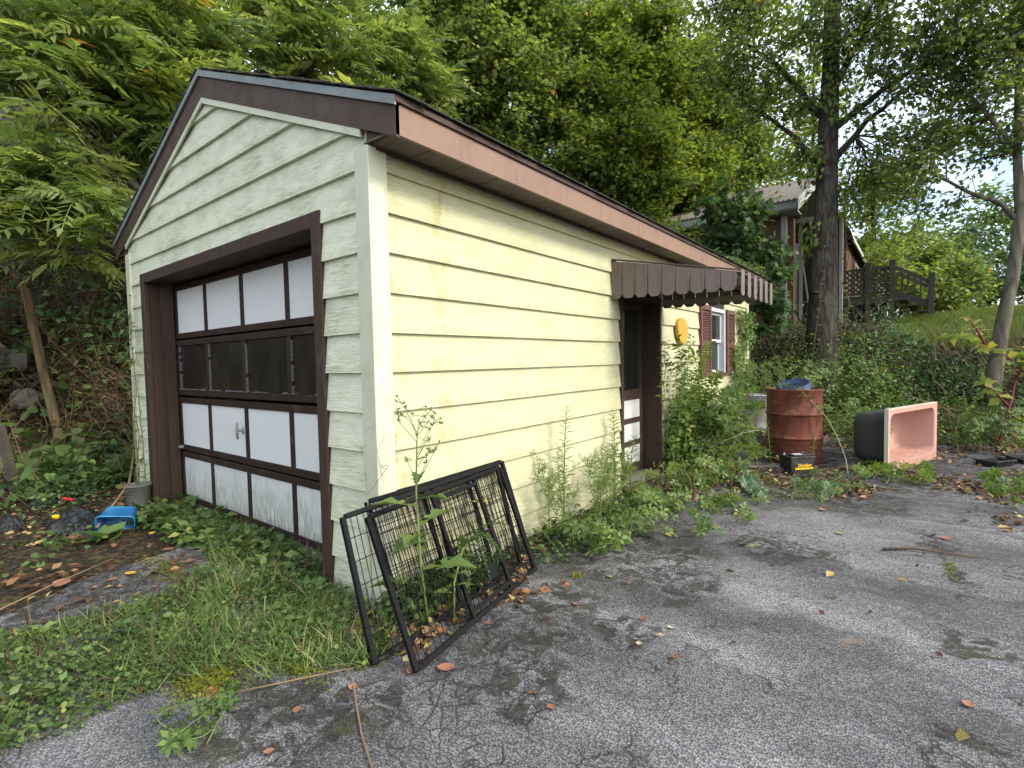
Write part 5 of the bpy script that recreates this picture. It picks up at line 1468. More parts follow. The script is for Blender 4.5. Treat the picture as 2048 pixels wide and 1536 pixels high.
# ------------------------------------------------------------------ ground cover
def in_poly(P, poly):
    x, y = P[:, 0], P[:, 1]; c = np.zeros(len(P), bool); n = len(poly)
    for i in range(n):
        x0, y0 = poly[i]; x1, y1 = poly[(i + 1) % n]
        h = ((y0 > y) != (y1 > y)) & (x < (x1 - x0) * (y - y0) / (y1 - y0 + 1e-12) + x0)
        c ^= h
    return c
def scatter(poly, n, dens=None):
    a = np.array(poly); lo, hi = a.min(0), a.max(0); out = []
    tot = 0
    while tot < n:
        p = lo + rng.random((n * 2, 2)) * (hi - lo)
        p = p[in_poly(p, poly)]
        if dens is not None: p = p[rng.random(len(p)) < dens(p)]
        out.append(p); tot += len(p)
    return np.concatenate(out)[:n]
def ground_z(P):
    h = height(P[:, 0], P[:, 1])
    return np.maximum(h, np.where((P[:, 1] < 8.2) & (P[:, 0] > -2.6), 0.0, h))
def patchy(sc_, lo, hi, off=0.0):
    return lambda p: np.clip((vnoise(p[:, 0] * sc_ + off, p[:, 1] * sc_ + 3 * off) - lo) / (hi - lo), 0.02, 1)
def on_ground(p, dz=0.0): return np.column_stack([p, ground_z(p) + dz])
UP = np.array([0, 0, 1.0])

STRIP = [(-1.35, -1.62), (-1.16, -1.2), (-1.12, -.85), (-1.42, -.34), (-2.4, -.12), (-3.35, -.06), (-3.35, .17), (-.62, .17), (-.60, -.05), (-.05, -.04), (.10, .0), (.42, -.30), (.46, -.44), (.22, -.58), (-.02, -.74), (-.10, -1.02), (-.16, -1.16), (-.14, -1.35), (-.3, -1.75), (-.8, -2.2), (-1.3, -2.2)]
def blades(name, label, pts, lo, hi, mat, lean=.5, tpl=BLADE, cat='grass'):
    n = len(pts); P = on_ground(pts, -.004)
    lb = LB(tpl)
    ang = rng.uniform(0, 2 * math.pi, n)
    D = np.stack([np.cos(ang), np.sin(ang), rng.normal(0, lean * .4, n)], -1)
    N = unit(rng.normal(size=(n, 3)) * lean * .55 + UP)
    # template stands along z: dir is the bending side, normal is up
    lb.add(P, D, N, rng.uniform(lo, hi, n), np.clip(rng.normal(.45, .24, n), 0, 1))
    o = lb.build(name, mat); tag(o, label, cat, kind='stuff')
    return o
blades('grass', 'patchy green grass growing over the asphalt before the overhead door', np.concatenate([scatter(STRIP, 11000, patchy(3.6, .33, .66)), scatter([(-.9, -1.1), (.0, -.95), (.45, -.40), (.05, -.05), (-.6, -.05), (-1.3, -.5)], 4200, patchy(4.5, .36, .62, 2.0))]), .03, .13, M['grass'], 1.0, BLADE2)
def low_leaves(name, label, pts, tpl, s0, s1, mat, hmax=.07, tilt=.5, cat='weeds', clump=None):
    P = on_ground(pts, .008); n = len(P)
    P[:, 2] += rng.random(n) ** 1.5 * hmax
    ang = rng.uniform(0, 2 * math.pi, n)
    D = np.stack([np.cos(ang), np.sin(ang), rng.normal(.15, .3, n)], -1)
    N = unit(rng.normal(size=(n, 3)) * tilt + UP)
    lb = LB(tpl).add(P, D, N, rng.uniform(s0, s1, n), np.clip(rng.normal(.5, .22, n), 0, 1))
    o = lb.build(name, mat); tag(o, label, cat, kind='stuff'); return o
low_leaves('clover', 'low clover and ivy-leaved weeds mixed into the grass strip', np.concatenate([scatter(STRIP, 6500, patchy(3.0, .42, .66, 5.0)), scatter([(-1.3, -1.7), (-1.0, -.95), (-.15, -1.0), (-.1, -1.35), (-.3, -1.8)], 2800, patchy(3.4, .36, .64, 1.0))]), ROUND, .010, .026, M['leaf_weed'], .06, .7)
blades('dead_grass', 'straw-coloured dead blades lying in the grass strip', scatter(STRIP, 900), .08, .22, M['dry'], 1.6, BLADE2)
low_leaves('wall_base_weeds', 'small low weeds along the foot of the yellow wall', scatter([(.06, 1.05), (.45, 1.0), (.62, 1.5), (.75, 2.4), (.8, 3.0), (.08, 2.95)], 1900, patchy(3.4, .34, .6, 3.0)), OVAL, .02, .055, M['leaf_weed'], .09, .7)
low_leaves('chickweed', 'narrow-leaved weeds scattered through the grass strip', scatter(STRIP, 4200, patchy(4.2, .40, .64, 9.0)), OVAL, .02, .06, M['leaf_weed'], .07, .7)
low_leaves('door_weeds', 'lush leafy weeds along the foot of the overhead door', np.concatenate([scatter([(-3.4, -.40), (-2.4, -.36), (-1.6, -.30), (-1.4, .10), (-3.4, .16)], 800, patchy(3.0, .38, .62, 8.0)), scatter([(-1.6, -.25), (-.7, -.12), (-.65, .14), (-1.6, .14)], 160)]), OVAL, .045, .11, M['leaf_weed'], .11, .6)
low_leaves('corner_weeds', 'dark weeds under the leaning kennel panels', scatter([(.02, -.30), (.60, -.32), (.35, .2), (.30, .8), (.05, 1.0), (.04, .05)], 1400, patchy(4.0, .35, .6, 2.0)), ROUND, .02, .05, M['leaf_weed'], .14, .6)
mossy = np.concatenate([rng.normal((-.05, -.90), (.075, .055), (2600, 2)), rng.normal((-1.45, -.55), (.28, .06), (1200, 2)), rng.normal((.12, -.62), (.14, .03), (700, 2)), rng.normal((.70, .95), (.02, .02), (120, 2)), rng.normal((1.25, 3.9), (.25, .35), (1500, 2)), rng.normal((2.55, 2.4), (.02, .09), (200, 2))])
low_leaves('moss', 'bright yellow-green moss cushions on the asphalt', mossy, DIAM, .008, .018, M['moss'], .016, .9, 'moss')

# rosettes and broad-leaved plants that stand out singly
def rosette(name, label, cat, x, y, n, L, tpl, mat, lift=.35, group=None, z=None):
    z = float(ground_z(np.array([[x, y]]))[0]) if z is None else z
    ang = np.linspace(0, 2 * math.pi, n, endpoint=False) + rng.normal(0, .25, n)
    D = np.stack([np.cos(ang), np.sin(ang), lift + rng.normal(0, .15, n)], -1)
    P = np.tile([x, y, z + .012], (n, 1)) + D * .01
    lb = LB(tpl).add(P, D, unit(UP + rng.normal(0, .2, (n, 3))), L * rng.uniform(.7, 1.15, n), np.clip(rng.normal(.6, .15, n), 0, 1))
    o = lb.build(name, mat); tag(o, label, cat, group)
STRAP = T([(0, 0, 0), (-.07, .25, .03), (.07, .25, .03), (-.14, .62, .10), (.14, .62, .10), (0, 1, -.02), (0, .6, .06), (0, .25, 0)],
          [(0, 2, 7), (0, 7, 1), (1, 7, 6), (1, 6, 3), (7, 2, 4), (7, 4, 6), (3, 6, 5), (6, 4, 5)])
for lab, x, y, n, L in (('dandelion rosette in the middle of the grass strip', -.62, -.72, 9, .13), ('dandelion rosette near the door sill', -.95, -.22, 10, .16), ('blue-green plantain rosette above the moss cushion', -.30, -.82, 8, .15),
                        ('dandelion rosette near the lower left grass edge', -.85, -1.05, 8, .12), ('dandelion rosette below the brown casing of the overhead door', -.42, -.22, 9, .15), ('small rosette at the lane side of the grass', -1.12, -.62, 7, .11)):
    rosette('dandelion', lab, 'weed', x, y, n, L, STRAP, M['leaf_weed'], .4, 'rosettes in the grass strip')
for lab, x, y, n, L in (('broad-leaved burdock in front of the blue bin', -2.82, -.60, 9, .17), ('broad-leaved burdock at the left foot of the overhead door', -2.75, -.14, 9, .17), ('broad-leaved burdock in the bend of the asphalt lane', -2.2, -.10, 8, .14)):
    rosette('burdock', lab, 'weed', x, y, n, L, HEART, M['leaf_weed'], .7, 'burdocks by the overhead door')

# leaf litter
LIT = T([(0, 0, 0), (-.30, .4, .16), (0, 1, .05), (.32, .45, .10), (0, .45, -.02)], [(0, 4, 1), (1, 4, 2), (0, 3, 4), (4, 3, 2)])
lit = np.concatenate([scatter([(-8, -3), (-2.1, -1.6), (-1.9, -.6), (-2.1, -.1), (-4.2, .0), (-4.5, 3), (-9, 3)], 2200, patchy(1.5, .35, .7)),
                      scatter([(.02, -.1), (.5, .1), (.9, 1.2), (.85, 2.2), (1.0, 3.2), (1.9, 3.9), (2.2, 5.0), (3.0, 4.3), (5, 4.5), (6, 8.2), (.05, 8.2)], 3600, patchy(1.9, .38, .68, 4.0)),
                      scatter([(.05, -.3), (.62, -.3), (.45, .9), (.1, 1.1)], 420), scatter([(1.0, 3.2), (1.9, 3.7), (2.3, 4.8), (2.9, 3.6), (4.2, 3.9), (4.5, 7), (2.7, 7), (1.6, 5.4), (.6, 4.8)], 1500, patchy(2.6, .40, .66, 2.0)), scatter([(-2, 8.2), (8, 8.2), (8, 12), (-2, 12)], 3500),
                      scatter([(-1.9, -1.4), (-1.2, -1.2), (-1.3, -.3), (-2.0, -.3)], 40), scatter([(.7, -.5), (3.2, .6), (3.2, 4), (1, 3)], 40)])
n = len(lit); P = on_ground(lit, .006); P[:, 2] += rng.random(n) * .012
ang = rng.uniform(0, 2 * math.pi, n)
o = LB(LIT).add(P, np.stack([np.cos(ang), np.sin(ang), rng.normal(0, .25, n)], -1), unit(rng.normal(size=(n, 3)) * .35 + UP), rng.uniform(.03, .085, n), rng.random(n)).build('leaf_litter', M['litter'])
tag(o, 'scattered brown and tan leaf litter on the ground', 'leaf litter', kind='stuff')

# single fallen leaves
def leaf_obj(label, x, y, L, mat, rot, kind=0, curl=.3, z=0.005):
    m = MB()
    seg = 6; vs_ = []; fs_ = []
    for i in range(seg + 1):
        t = i / seg
        w = (.36 * math.sin(math.pi * min(1, t * 1.02)) ** .8 * (1 + (.25 * math.sin(t * 19) if kind else 0))) * L
        zz = curl * L * (t - .5) ** 2 * 1.4
        up = curl * w * .9
        vs_ += [(-w, t * L, zz + up + .004), (0, t * L, zz + .002), (w, t * L, zz + up * (.4 if kind else 1) + .004)]
    for i in range(seg):
        a = 3 * i
        fs_ += [(a, a + 1, a + 4, a + 3), (a + 1, a + 2, a + 5, a + 4)]
    m.add(vs_, fs_)
    o = m.build('fallen_leaf', mat, None, smooth=True, world_coords=False)
    at_ = o.data.attributes.new('var', 'FLOAT', 'POINT'); at_.data.foreach_set('value', [rng.random()] * len(o.data.vertices))
    o.location = (x, y, z); o.rotation_euler = (rng.normal(0, .08), rng.normal(0, .1), rot)
    tag(o, label, 'leaf', 'single fallen leaves')
FL = [('rust-brown leaf at the foot of the front kennel panel', .636, -.36, .085, 'leaf_rust', .3, 1), ('reddish curled leaf alone on the asphalt at the bottom centre', 1.275, -.168, .055, 'leaf_rust', 1.2, 1),
      ('orange-tan leaf beside the dark stain at the lower right', 2.523, .78, .06, 'leaf_rust', -.4, 0), ('orange leaf between kennel panels and moss ball', .908, .613, .05, 'leaf_rust', .9, 0),
      ('crumpled brown leaf at the right end of the kennel panels', .57, .572, .08, 'leaf_rust', 2.1, 1), ('long curled brown leaf lying along the kennel bottom rail', .70, -.25, .10, 'leaf_rust', -1.0, 0),
      ('small rust leaf below the middle of the kennel bottom rail', .64, .16, .05, 'leaf_rust', .2, 1), ('rust leaf on the dark dirt below the grass', .472, -.788, .05, 'leaf_rust', .7, 0),
      ('round reddish leaf at the bottom edge beside the weeds', .594, -.929, .045, 'leaf_rust', 2.5, 1), ('pink-brown crumpled leaf at the moss cushion edge', .104, -.961, .09, 'leaf_rust', 1.0, 1),
      ('small rust leaf by the long dry vine', .535, -.544, .05, 'leaf_rust', 2.0, 0), ('brown leaf upright in the dark asphalt stain', 1.28, .694, .055, 'leaf_rust', 1.6, 0),
      ('pale grey leaf left of centre on the asphalt', 1.346, .443, .045, 'leaf_tan', .4, 0), ('white-tan curled leaf on the middle of the asphalt', 1.429, .686, .05, 'leaf_tan', 1.3, 1),
      ('orange leaf on the mossy crack at the right', 2.587, 3.046, .09, 'leaf_rust', 1.0, 0), ('yellow leaf at the lower edge of the grass', -.292, -1.207, .06, 'leaf_yellow', 2.4, 0),
      ('yellow leaf standing in the grass strip', -.82, -.794, .07, 'leaf_yellow', -.6, 0), ('large yellow leaf on the dark asphalt lane', -1.755, -.752, .09, 'leaf_yellow', -1.0, 0),
      ('brown leaf on the lane just left of the yellow leaf', -1.70, -.86, .08, 'leaf_rust', .5, 1), ('large orange leaf at the border of the lane', -1.95, -1.08, .13, 'leaf_rust', -.9, 1),
      ('tan leaf on the lane below the burdock', -1.85, -.26, .09, 'leaf_tan', -1.2, 0), ('rust leaf at the lower border of the clover', -.20, -1.12, .05, 'leaf_rust', .2, 1),
      ('yellow leaf in the grass near the lane end', -1.02, -.42, .06, 'leaf_yellow', .9, 0), ('orange leaf near the creeping vine before the battery', 1.75, 3.35, .08, 'leaf_rust', .4, 1),
      ('yellow-brown leaf left of the creeping vine', 1.15, 2.35, .08, 'leaf_yellow', 1.4, 0), ('tan leaf cluster on the grey asphalt right of centre', 1.95, 2.75, .08, 'leaf_tan', .8, 1),
      ('orange leaf near the right edge of the asphalt', 2.95, 3.55, .08, 'leaf_rust', 2.2, 0), ('brown leaf beside the moss ball by the wall', .74, .80, .05, 'leaf_rust', 1.1, 0),
      ('yellow leaf caught on the weeds beside the bucket', -2.55, -.34, .07, 'leaf_yellow', 1.9, 0), ('pink-grey leaf at the lane border under the burdock', -2.05, -.45, .10, 'leaf_rust', .1, 1)]
for lab, x, y, L, mt, rot, kd in FL:
    leaf_obj(lab, x, y, L * .9, M[mt], rot, kd, .16 + .2 * rng.random())
leaf_obj('orange-yellow leaf stuck on the front kennel panel wire', .20, .70, .11, M['leaf_yellow'], 2.6, 0, .2, .46)
# sticks and dry vine on the asphalt
def stick(name, label, pts, r, mat, cat='stick'):
    o = MB().tube(pts, [r * (1 - .5 * i / (len(pts) - 1)) for i in range(len(pts))], 6).build(name, mat, None, smooth=True); tag(o, label, cat); return o
stick('dry_vine', 'thin orange-brown dry vine running from the grass to the bottom edge', [(.36, -.50, .02), (.48, -.53, .012), (.60, -.60, .01), (.78, -.70, .01), (1.0, -.80, .01), (1.12, -.9, .01)], .005, M['dry_stem'], 'vine')
stick('stick', 'thin dark stick lying across the upper right asphalt', [(2.20, 2.55, .012), (2.36, 2.66, .02), (2.5, 2.68, .018), (2.72, 2.74, .012)], .010, M['twig'])
stick('stick', 'straight dry straw leaning over the left lane border', [(-1.65, -1.45, .012), (-1.85, -1.12, .03), (-2.02, -.75, .05)], .006, M['dry_stem'])
stick('stick', 'long pale straw on the dirt beside the moss cushion', [(.10, -.98, .02), (.28, -.72, .03), (.44, -.44, .02)], .004, M['dry_stem'])
stick('stick', 'crooked dark stick before the tub on the asphalt', [(1.98, 4.55, .012), (2.12, 4.5, .02), (2.3, 4.62, .012)], .012, M['twig'])
stick('stick', 'forked dry branch leaning across the left weeds', [(-3.0, -.62, .05), (-3.7, -.2, .25), (-4.4, .05, .5), (-4.6, .1, .9)], .010, M['dry_stem'])

# ------------------------------------------------------------------ banks
def mound(name, label, centres, radii, heights, per, tpl, s0, s1, mat, cat='undergrowth', stem=None, droop=.2):
    P = []; D = []; Nn = []
    for (x, y), r_, h_ in zip(centres, radii, heights):
        k = max(8, int(per * r_ * r_ * (1 + h_)))
        d = rdir(k); d[:, 2] = np.abs(d[:, 2])
        f = rng.random(k) ** .35
        p = np.stack([x + d[:, 0] * r_ * f, y + d[:, 1] * r_ * f, d[:, 2] * h_ * f], -1)
        p[:, 2] += height(p[:, 0], p[:, 1])
        P.append(p); D.append(unit(d * (1, 1, .4) + rng.normal(0, .5, (k, 3)) - (0, 0, droop))); Nn.append(unit(d * .6 + UP * .7 + rng.normal(0, .35, (k, 3))))
    P = np.concatenate(P); D = np.concatenate(D); Nn = np.concatenate(Nn); n = len(P)
    ok = clear_of_garage(P)
    o = LB(tpl).add(P[ok], D[ok], Nn[ok], rng.uniform(s0, s1, ok.sum()), np.clip(rng.normal(.42, .23, ok.sum()), 0, 1)).build(name, mat)
    tag(o, label, cat, kind='stuff'); return o
def stems(name, label, A, mat, L0, L1, r, lean=.5, cat='dry stems'):
    n = len(A); d = unit(rng.normal(size=(n, 3)) * lean + UP); L = rng.uniform(L0, L1, n)
    mid = A + d * (L * .5)[:, None]; d2 = unit(d + rng.normal(size=(n, 3)) * .35); e_ = mid + d2 * (L * .5)[:, None]
    o = link(name, twig_mesh(name, np.concatenate([A, mid]), np.concatenate([mid, e_]), np.concatenate([np.full(n, r), np.full(n, r * .7)]), np.concatenate([np.full(n, r * .7), np.full(n, r * .25)])), mat)
    tag(o, label, cat, kind='stuff'); return o
# right bank
def rnd(n, x0, x1, y0, y1): return np.column_stack([rng.uniform(x0, x1, n), rng.uniform(y0, y1, n)])
c = rnd(120, -2.5, 7.5, 9.4, 12.6); c[:, 1] = np.where(c[:, 0] > 2.2, 9.4 + (c[:, 1] - 9.4) * .55, c[:, 1])
mound('bank_honeysuckle', 'grey-green honeysuckle tangle covering the upper right bank', c, rng.uniform(.3, .65, 120), rng.uniform(.35, .8, 120) * np.where(c[:, 0] < 2.2, 1.0, .42), 300, OVAL, .04, .085, M['leaf_bluegreen'])
c = np.concatenate([rnd(110, .1, 8.0, 8.3, 10.2), rnd(26, .2, 2.0, 8.6, 9.5), rnd(14, .3, 1.7, 8.9, 9.4)])
mound('bank_brambles', 'green bramble thicket along the foot of the right bank', c, rng.uniform(.25, .5, 150), np.concatenate([rng.uniform(.2, .55, 110), rng.uniform(.7, 1.25, 26), rng.uniform(1.25, 1.6, 14)]), 330, OVAL, .045, .09, M['leaf_bramble'])
c = rnd(60, .0, 8.0, 8.6, 11.5)
mound('bank_dark_ivy', 'dark ivy in the shaded hollows of the right bank', c, rng.uniform(.3, .6, 60), rng.uniform(.15, .35, 60), 200, HEART, .06, .11, M['leaf_dark'])
A = on_ground(rnd(330, -1.0, 8, 8.6, 11.8), 0); stems('bank_stems', 'bare tangled brown stems on the right bank', A, M['dry_stem'], .4, 1.4, .006, .8)
A = rnd(2600, .3, 8, 10.2, 12.2); blades('bank_grass', 'tawny grass tussocks hanging over the right bank', A[rng.random(len(A)) < patchy(1.3, .35, .6, 6)(A)], .2, .45, M['dry'], .7, BLADE2)
A = np.concatenate([rnd(15000, 1.9, 8, 11.4, 16), rnd(15000, 1.6, 11, 14, 24)])
blades('lawn_grass', 'sunlit mown grass of the lawn above the right bank', A, .10, .24, M['lawn'], .7)
# left bank
c = np.concatenate([rnd(64, -11, -7.6, -2.8, 5.5), rnd(16, -7.6, -6.2, .6, 4)])
mound('slope_dry_brush', 'brown dead brush covering the upper left slope', c, rng.uniform(.4, .8, 80), rng.uniform(.3, .7, 80), 300, LANCE, .10, .24, M['dry'], droop=.6)
c = rnd(110, -9.0, -4.6, -1.6, 3.2)
mound('slope_weeds', 'broad-leaved green weeds on the left slope beside the garage', c, rng.uniform(.22, .5, 110), rng.uniform(.25, .7, 110), 170, HEART, .07, .15, M['leaf_weed'])
c = np.concatenate([rnd(30, -5.4, -4.25, -.55, .8), rnd(12, -4.9, -4.3, .5, 3)])
mound('wall_nettles', 'dense dark green weeds at the left garage corner', c, rng.uniform(.18, .32, 42), rng.uniform(.2, .5, 42), 330, OVAL, .05, .10, M['leaf_dark'])
c = np.concatenate([rnd(40, -6.2, -2.4, -1.6, -.35), rnd(30, -6.6, -4.2, -1.3, .2)])
mound('rubbish_weeds', 'low bright weeds around the rubbish on the left', c, np.concatenate([rng.uniform(.10, .24, 40), rng.uniform(.15, .32, 30)]), np.concatenate([rng.uniform(.05, .13, 40), rng.uniform(.12, .35, 30)]), 420, ROUND, .025, .055, M['leaf_weed'])
c = rnd(34, -12, -7.5, -3.2, 6)
mound('slope_saplings', 'leafy saplings high on the shaded left slope', c, rng.uniform(.5, .9, 34), rng.uniform(.6, 1.3, 34), 130, OVAL, .09, .16, M['leaf_dark'])
A = on_ground(rnd(700, -10, -4.6, -2.5, 4.5), 0); stems('slope_stems', 'thin dead stems tangled on the left slope', A, M['dry_stem'], .4, 1.5, .006, .7)
c = rnd(40, -5.5, -1, 8.6, 11.5)
mound('rear_thicket', 'green thicket behind the far end of the garage', c, rng.uniform(.5, .9, 40), rng.uniform(.7, 1.6, 40), 120, OVAL, .08, .13, M['leaf_maple'])

# ------------------------------------------------------------------ plants that can be told apart
def plant(name, label, cat, loc, group=None):
    return empty(name, tuple(map(float, loc)), label, cat, group)
def stem_leaves(lb, pts, n, L, t0=.08, t1=.98, up=.35, taper=.5, var=.5, jit=.25, twist=2.4):
    """alternate leaves up a stem"""
    pts = np.array(pts, float); k = len(pts)
    t = np.linspace(t0, t1, n)
    p = np.stack([np.interp(t * (k - 1), np.arange(k), pts[:, c_]) for c_ in range(3)], -1)
    ax = unit(np.stack([np.interp(np.minimum(t + .05, 1) * (k - 1), np.arange(k), pts[:, c_]) for c_ in range(3)], -1) - np.stack([np.interp(np.maximum(t - .05, 0) * (k - 1), np.arange(k), pts[:, c_]) for c_ in range(3)], -1))
    a = np.arange(n) * twist + rng.random() * 6
    side = np.stack([np.cos(a), np.sin(a), np.zeros(n)], -1)
    side = unit(side - ax * (side * ax).sum(1, keepdims=True))
    d = unit(side + ax * up + rng.normal(0, jit * .4, (n, 3)))
    nr = unit(ax + UP * .6 + rng.normal(0, jit, (n, 3)))
    lb.add(p, d, nr, L * (1 - taper * t) * rng.uniform(.8, 1.2, n), np.clip(rng.normal(var, .15, n), 0, 1))
def goldenrod(label, x, y, h, lean=(0, 0), n=46, L=.13, flower=False, group='goldenrods along the walls', z=0.0):
    r = plant('goldenrod', label, 'plant', (x, y, z), group)
    pts = [(x, y, z - .02), (x + lean[0] * .2, y + lean[1] * .2, z + h * .4), (x + lean[0] * .6, y + lean[1] * .6, z + h * .78), (x + lean[0] * 1.1, y + lean[1] * 1.1, z + h)]
    MB().tube(pts, [.006, .005, .004, .002], 6).build('stem', M['green_stem'], r, smooth=True)
    lb = LB(LANCE); stem_leaves(lb, pts, n, L, .12, 1.0, .45, .62, .55, .2)
    lb.build('leaves', M['leaf_bramble'], r)
    if flower:
        k = 60; q_ = np.array(pts[-1]) + rng.normal(0, 1, (k, 3)) * (.045, .045, .03)
        LB(DIAM).add(q_, rdir(k), rdir(k), .014, .5).build('flowers', M['leaf_yellow'], r)
goldenrod('tall goldenrod leaning against the middle of the yellow wall', .14, 1.68, 1.0, (.03, .03), 60, .12)
goldenrod('goldenrod with drooping narrow leaves left of the entry door', .10, 2.66, .86, (.02, -.04), 60, .17)
goldenrod('second goldenrod beside the entry door frame', .18, 2.82, .62, (.06, -.02), 44, .15)
goldenrod('short goldenrod between kennel panels and tall goldenrod', .20, 1.38, .55, (.06, -.06), 34, .11)
goldenrod('leafy goldenrod near the broad weeds at mid wall', .26, 2.05, .62, (.08, .05), 40, .13)
goldenrod('goldenrod with a yellow flower tip at the left jamb', -3.55, -.10, 1.42, (-.05, -.03), 58, .10, True)
goldenrod('thin goldenrod against the left corner siding', -3.72, -.12, .85, (.05, -.02), 40, .09)
goldenrod('drooping goldenrod stem hanging in front of the rusty drum', .93, 5.32, .62, (-.05, -.04), 44, .09)
goldenrod('small yellow-green weed between battery and drum', 1.40, 5.30, .40, (.03, 0), 26, .09)
# fine-branched aster between goldenrods
def aster(label, x, y, h, spread, nb):
    r = plant('aster', label, 'plant', (x, y, 0), 'asters along the yellow wall')
    A = []; B = []; lb = LB(LANCE)
    for i in range(nb):
        a = rng.uniform(0, 2 * math.pi); d = np.array([math.cos(a) * spread * rng.random(), math.sin(a) * spread * rng.random(), h * rng.uniform(.6, 1)])
        b_ = curve_pts((x, y, 0), np.array([x, y, 0]) + d, (0, 0, h * .06), 6, .06); b_[:, 0] = np.maximum(b_[:, 0], .04)
        A.append(b_[:-1]); B.append(b_[1:]); stem_leaves(lb, b_, 26, .055, .3, 1.0, .5, .3, .6, .4)
        for j in range(9):
            t = rng.uniform(.5, 1) * 5; q_ = np.array([np.interp(t, np.arange(6), b_[:, c_]) for c_ in range(3)])
            e_ = q_ + unit(rng.normal(size=3) + (0, 0, .5)) * rng.uniform(.06, .16); e_[0] = max(e_[0], .04)
            A.append(q_[None]); B.append(e_[None]); stem_leaves(lb, [q_, e_], 9, .03, .2, 1.0, .5, .2, .65, .4)
    link('stems', twig_mesh('stems', np.concatenate(A), np.concatenate(B), .003, .0018), M['green_stem'], r)
    lb.build('leaves', M['leaf_bramble'], r)
aster('feathery aster right of the kennel panels', .22, 1.55, .70, .35, 9)
aster('feathery aster in front of the tall goldenrod', .30, 1.95, .66, .36, 9)
aster('feathery aster leaning toward the entry door', .24, 2.40, .60, .32, 8)

# wild lettuce growing through the front kennel panel
wl = plant('wild_lettuce', 'tall wild lettuce with jagged leaves and seed heads at the kennel panels', 'plant', (.40, -.02, 0))
stp = [(.40, -.02, -.02), (.36, -.03, .35), (.33, -.02, .70), (.335, -.01, .95), (.34, .0, 1.05)]
MB().tube(stp, [.007, .006, .005, .004, .002], 7).build('stem', M['green_stem'], wl, smooth=True)
JAG = T([(0, 0, 0), (-.10, .12, .03), (-.05, .22, .02), (-.20, .36, .05), (-.11, .46, .02), (-.24, .64, .05), (-.12, .72, .02), (0, 1, -.16), (.12, .72, .02), (.24, .64, .05), (.11, .46, .02), (.20, .36, .05), (.05, .22, .02), (.10, .12, .03), (0, .5, -.01)],
        [(14, i, i + 1) for i in range(0, 13)] + [(14, 13, 0)])
lb = LB(JAG)
for (z, a, L) in ((.30, 0.4, .30), (.38, 2.6, .27), (.48, -1.0, .27), (.52, 1.6, .24), (.62, 3.9, .23), (.66, .2, .21), (.74, 2.3, .17), (.80, -.8, .11), (.22, -2.2, .28), (.44, 5.0, .25), (.86, 1.5, .08)):
    q_ = np.array([np.interp(z, [0, .35, .7, 1.05], [.40, .36, .33, .34]), -.02, z])
    lb.add(q_, (math.cos(a), math.sin(a), .25), unit(np.array([0, 0, 1.]) + rng.normal(0, .2, 3)), L, rng.uniform(.5, .85))
lb.build('leaves', M['leaf_weed'], wl)
A = []; B = []; H_ = []
for i in range(14):
    z0 = rng.uniform(.72, 1.04); a = rng.uniform(0, 6.28); L = rng.uniform(.08, .24)
    q_ = np.array([.335, -.01, z0]); e_ = q_ + np.array([math.cos(a) * L * .6, math.sin(a) * L * .6, L * .75]); A.append(q_); B.append(e_); H_.append(e_)
    for j in range(2):
        e2 = e_ + rng.normal(0, 1, 3) * (.03, .03, .02) + (0, 0, .02); A.append(e_); B.append(e2); H_.append(e2)
link('flower_stalks', twig_mesh('flower_stalks', A, B, .0022, .0015, 4), M['green_stem'], wl)
H_ = np.array(H_); LB(OVAL).add(np.repeat(H_, 3, 0), rdir(len(H_) * 3, .8), rdir(len(H_) * 3), .022, .6).build('buds', M['green_stem'], wl)['kind'] = 'stuff'
k = 90; H2 = np.repeat(H_[:9], 10, 0)
LB(DIAM).add(H2 + rng.normal(0, .006, H2.shape), rdir(k), rdir(k), .013, .9).build('seed_fluff', M['leaf_tan'], wl)['kind'] = 'stuff'
pg = plant('pigweed', 'green pigweed with long drooping spikes at the front kennel panel', 'plant', (.46, .10, 0))
pp = [(.46, .10, -.02), (.45, .12, .2), (.46, .18, .36), (.47, .26, .42)]
MB().tube(pp, [.007, .006, .005, .003], 6).build('stem', M['green_stem'], pg, smooth=True)
lb = LB(OVAL); stem_leaves(lb, pp, 14, .12, .25, 1, .3, .2, .6); lb.build('leaves', M['leaf_weed'], pg)
lb = LB(DIAM)
for e_ in ((.60, .34, .28), (.52, .52, .40), (.62, .22, .22), (.50, .46, .26)):
    cv = curve_pts(pp[-1], e_, (0, 0, .05), 6, .03); stem_leaves(lb, cv, 90, .016, .05, 1, .2, .3, .6, .5)
lb.build('flower_spikes', M['leaf_weed'], pg)
# bare dead stalk at the corner
ds = plant('dead_stalk', 'bare branching dead stalk at the garage corner', 'plant', (.10, -.14, 0))
A = []; B = []; ra_ = []
def grow(p, d, L, r, dep):
    e_ = p + d * L; A.append(p); B.append(e_); ra_.append(r)
    if dep == 0: return
    for k in range(2 if dep > 1 else 3):
        nd_ = unit(d + rng.normal(0, .42, 3)); nd_[2] = abs(nd_[2]) * .9 + .1
        grow(p + d * L * (.55 + .45 * rng.random()), unit(nd_), L * rng.uniform(.55, .8), r * .65, dep - 1)
grow(np.array([.10, -.14, -.02]), unit(np.array([-.03, .0, 1.0])), .50, .0045, 0)
grow(np.array([.085, -.14, .47]), unit(np.array([-.05, .02, 1.0])), .32, .0035, 4)
link('stem', twig_mesh('stem', A, B, ra_, [r * .7 for r in ra_], 4), M['bramble_stem'], ds)

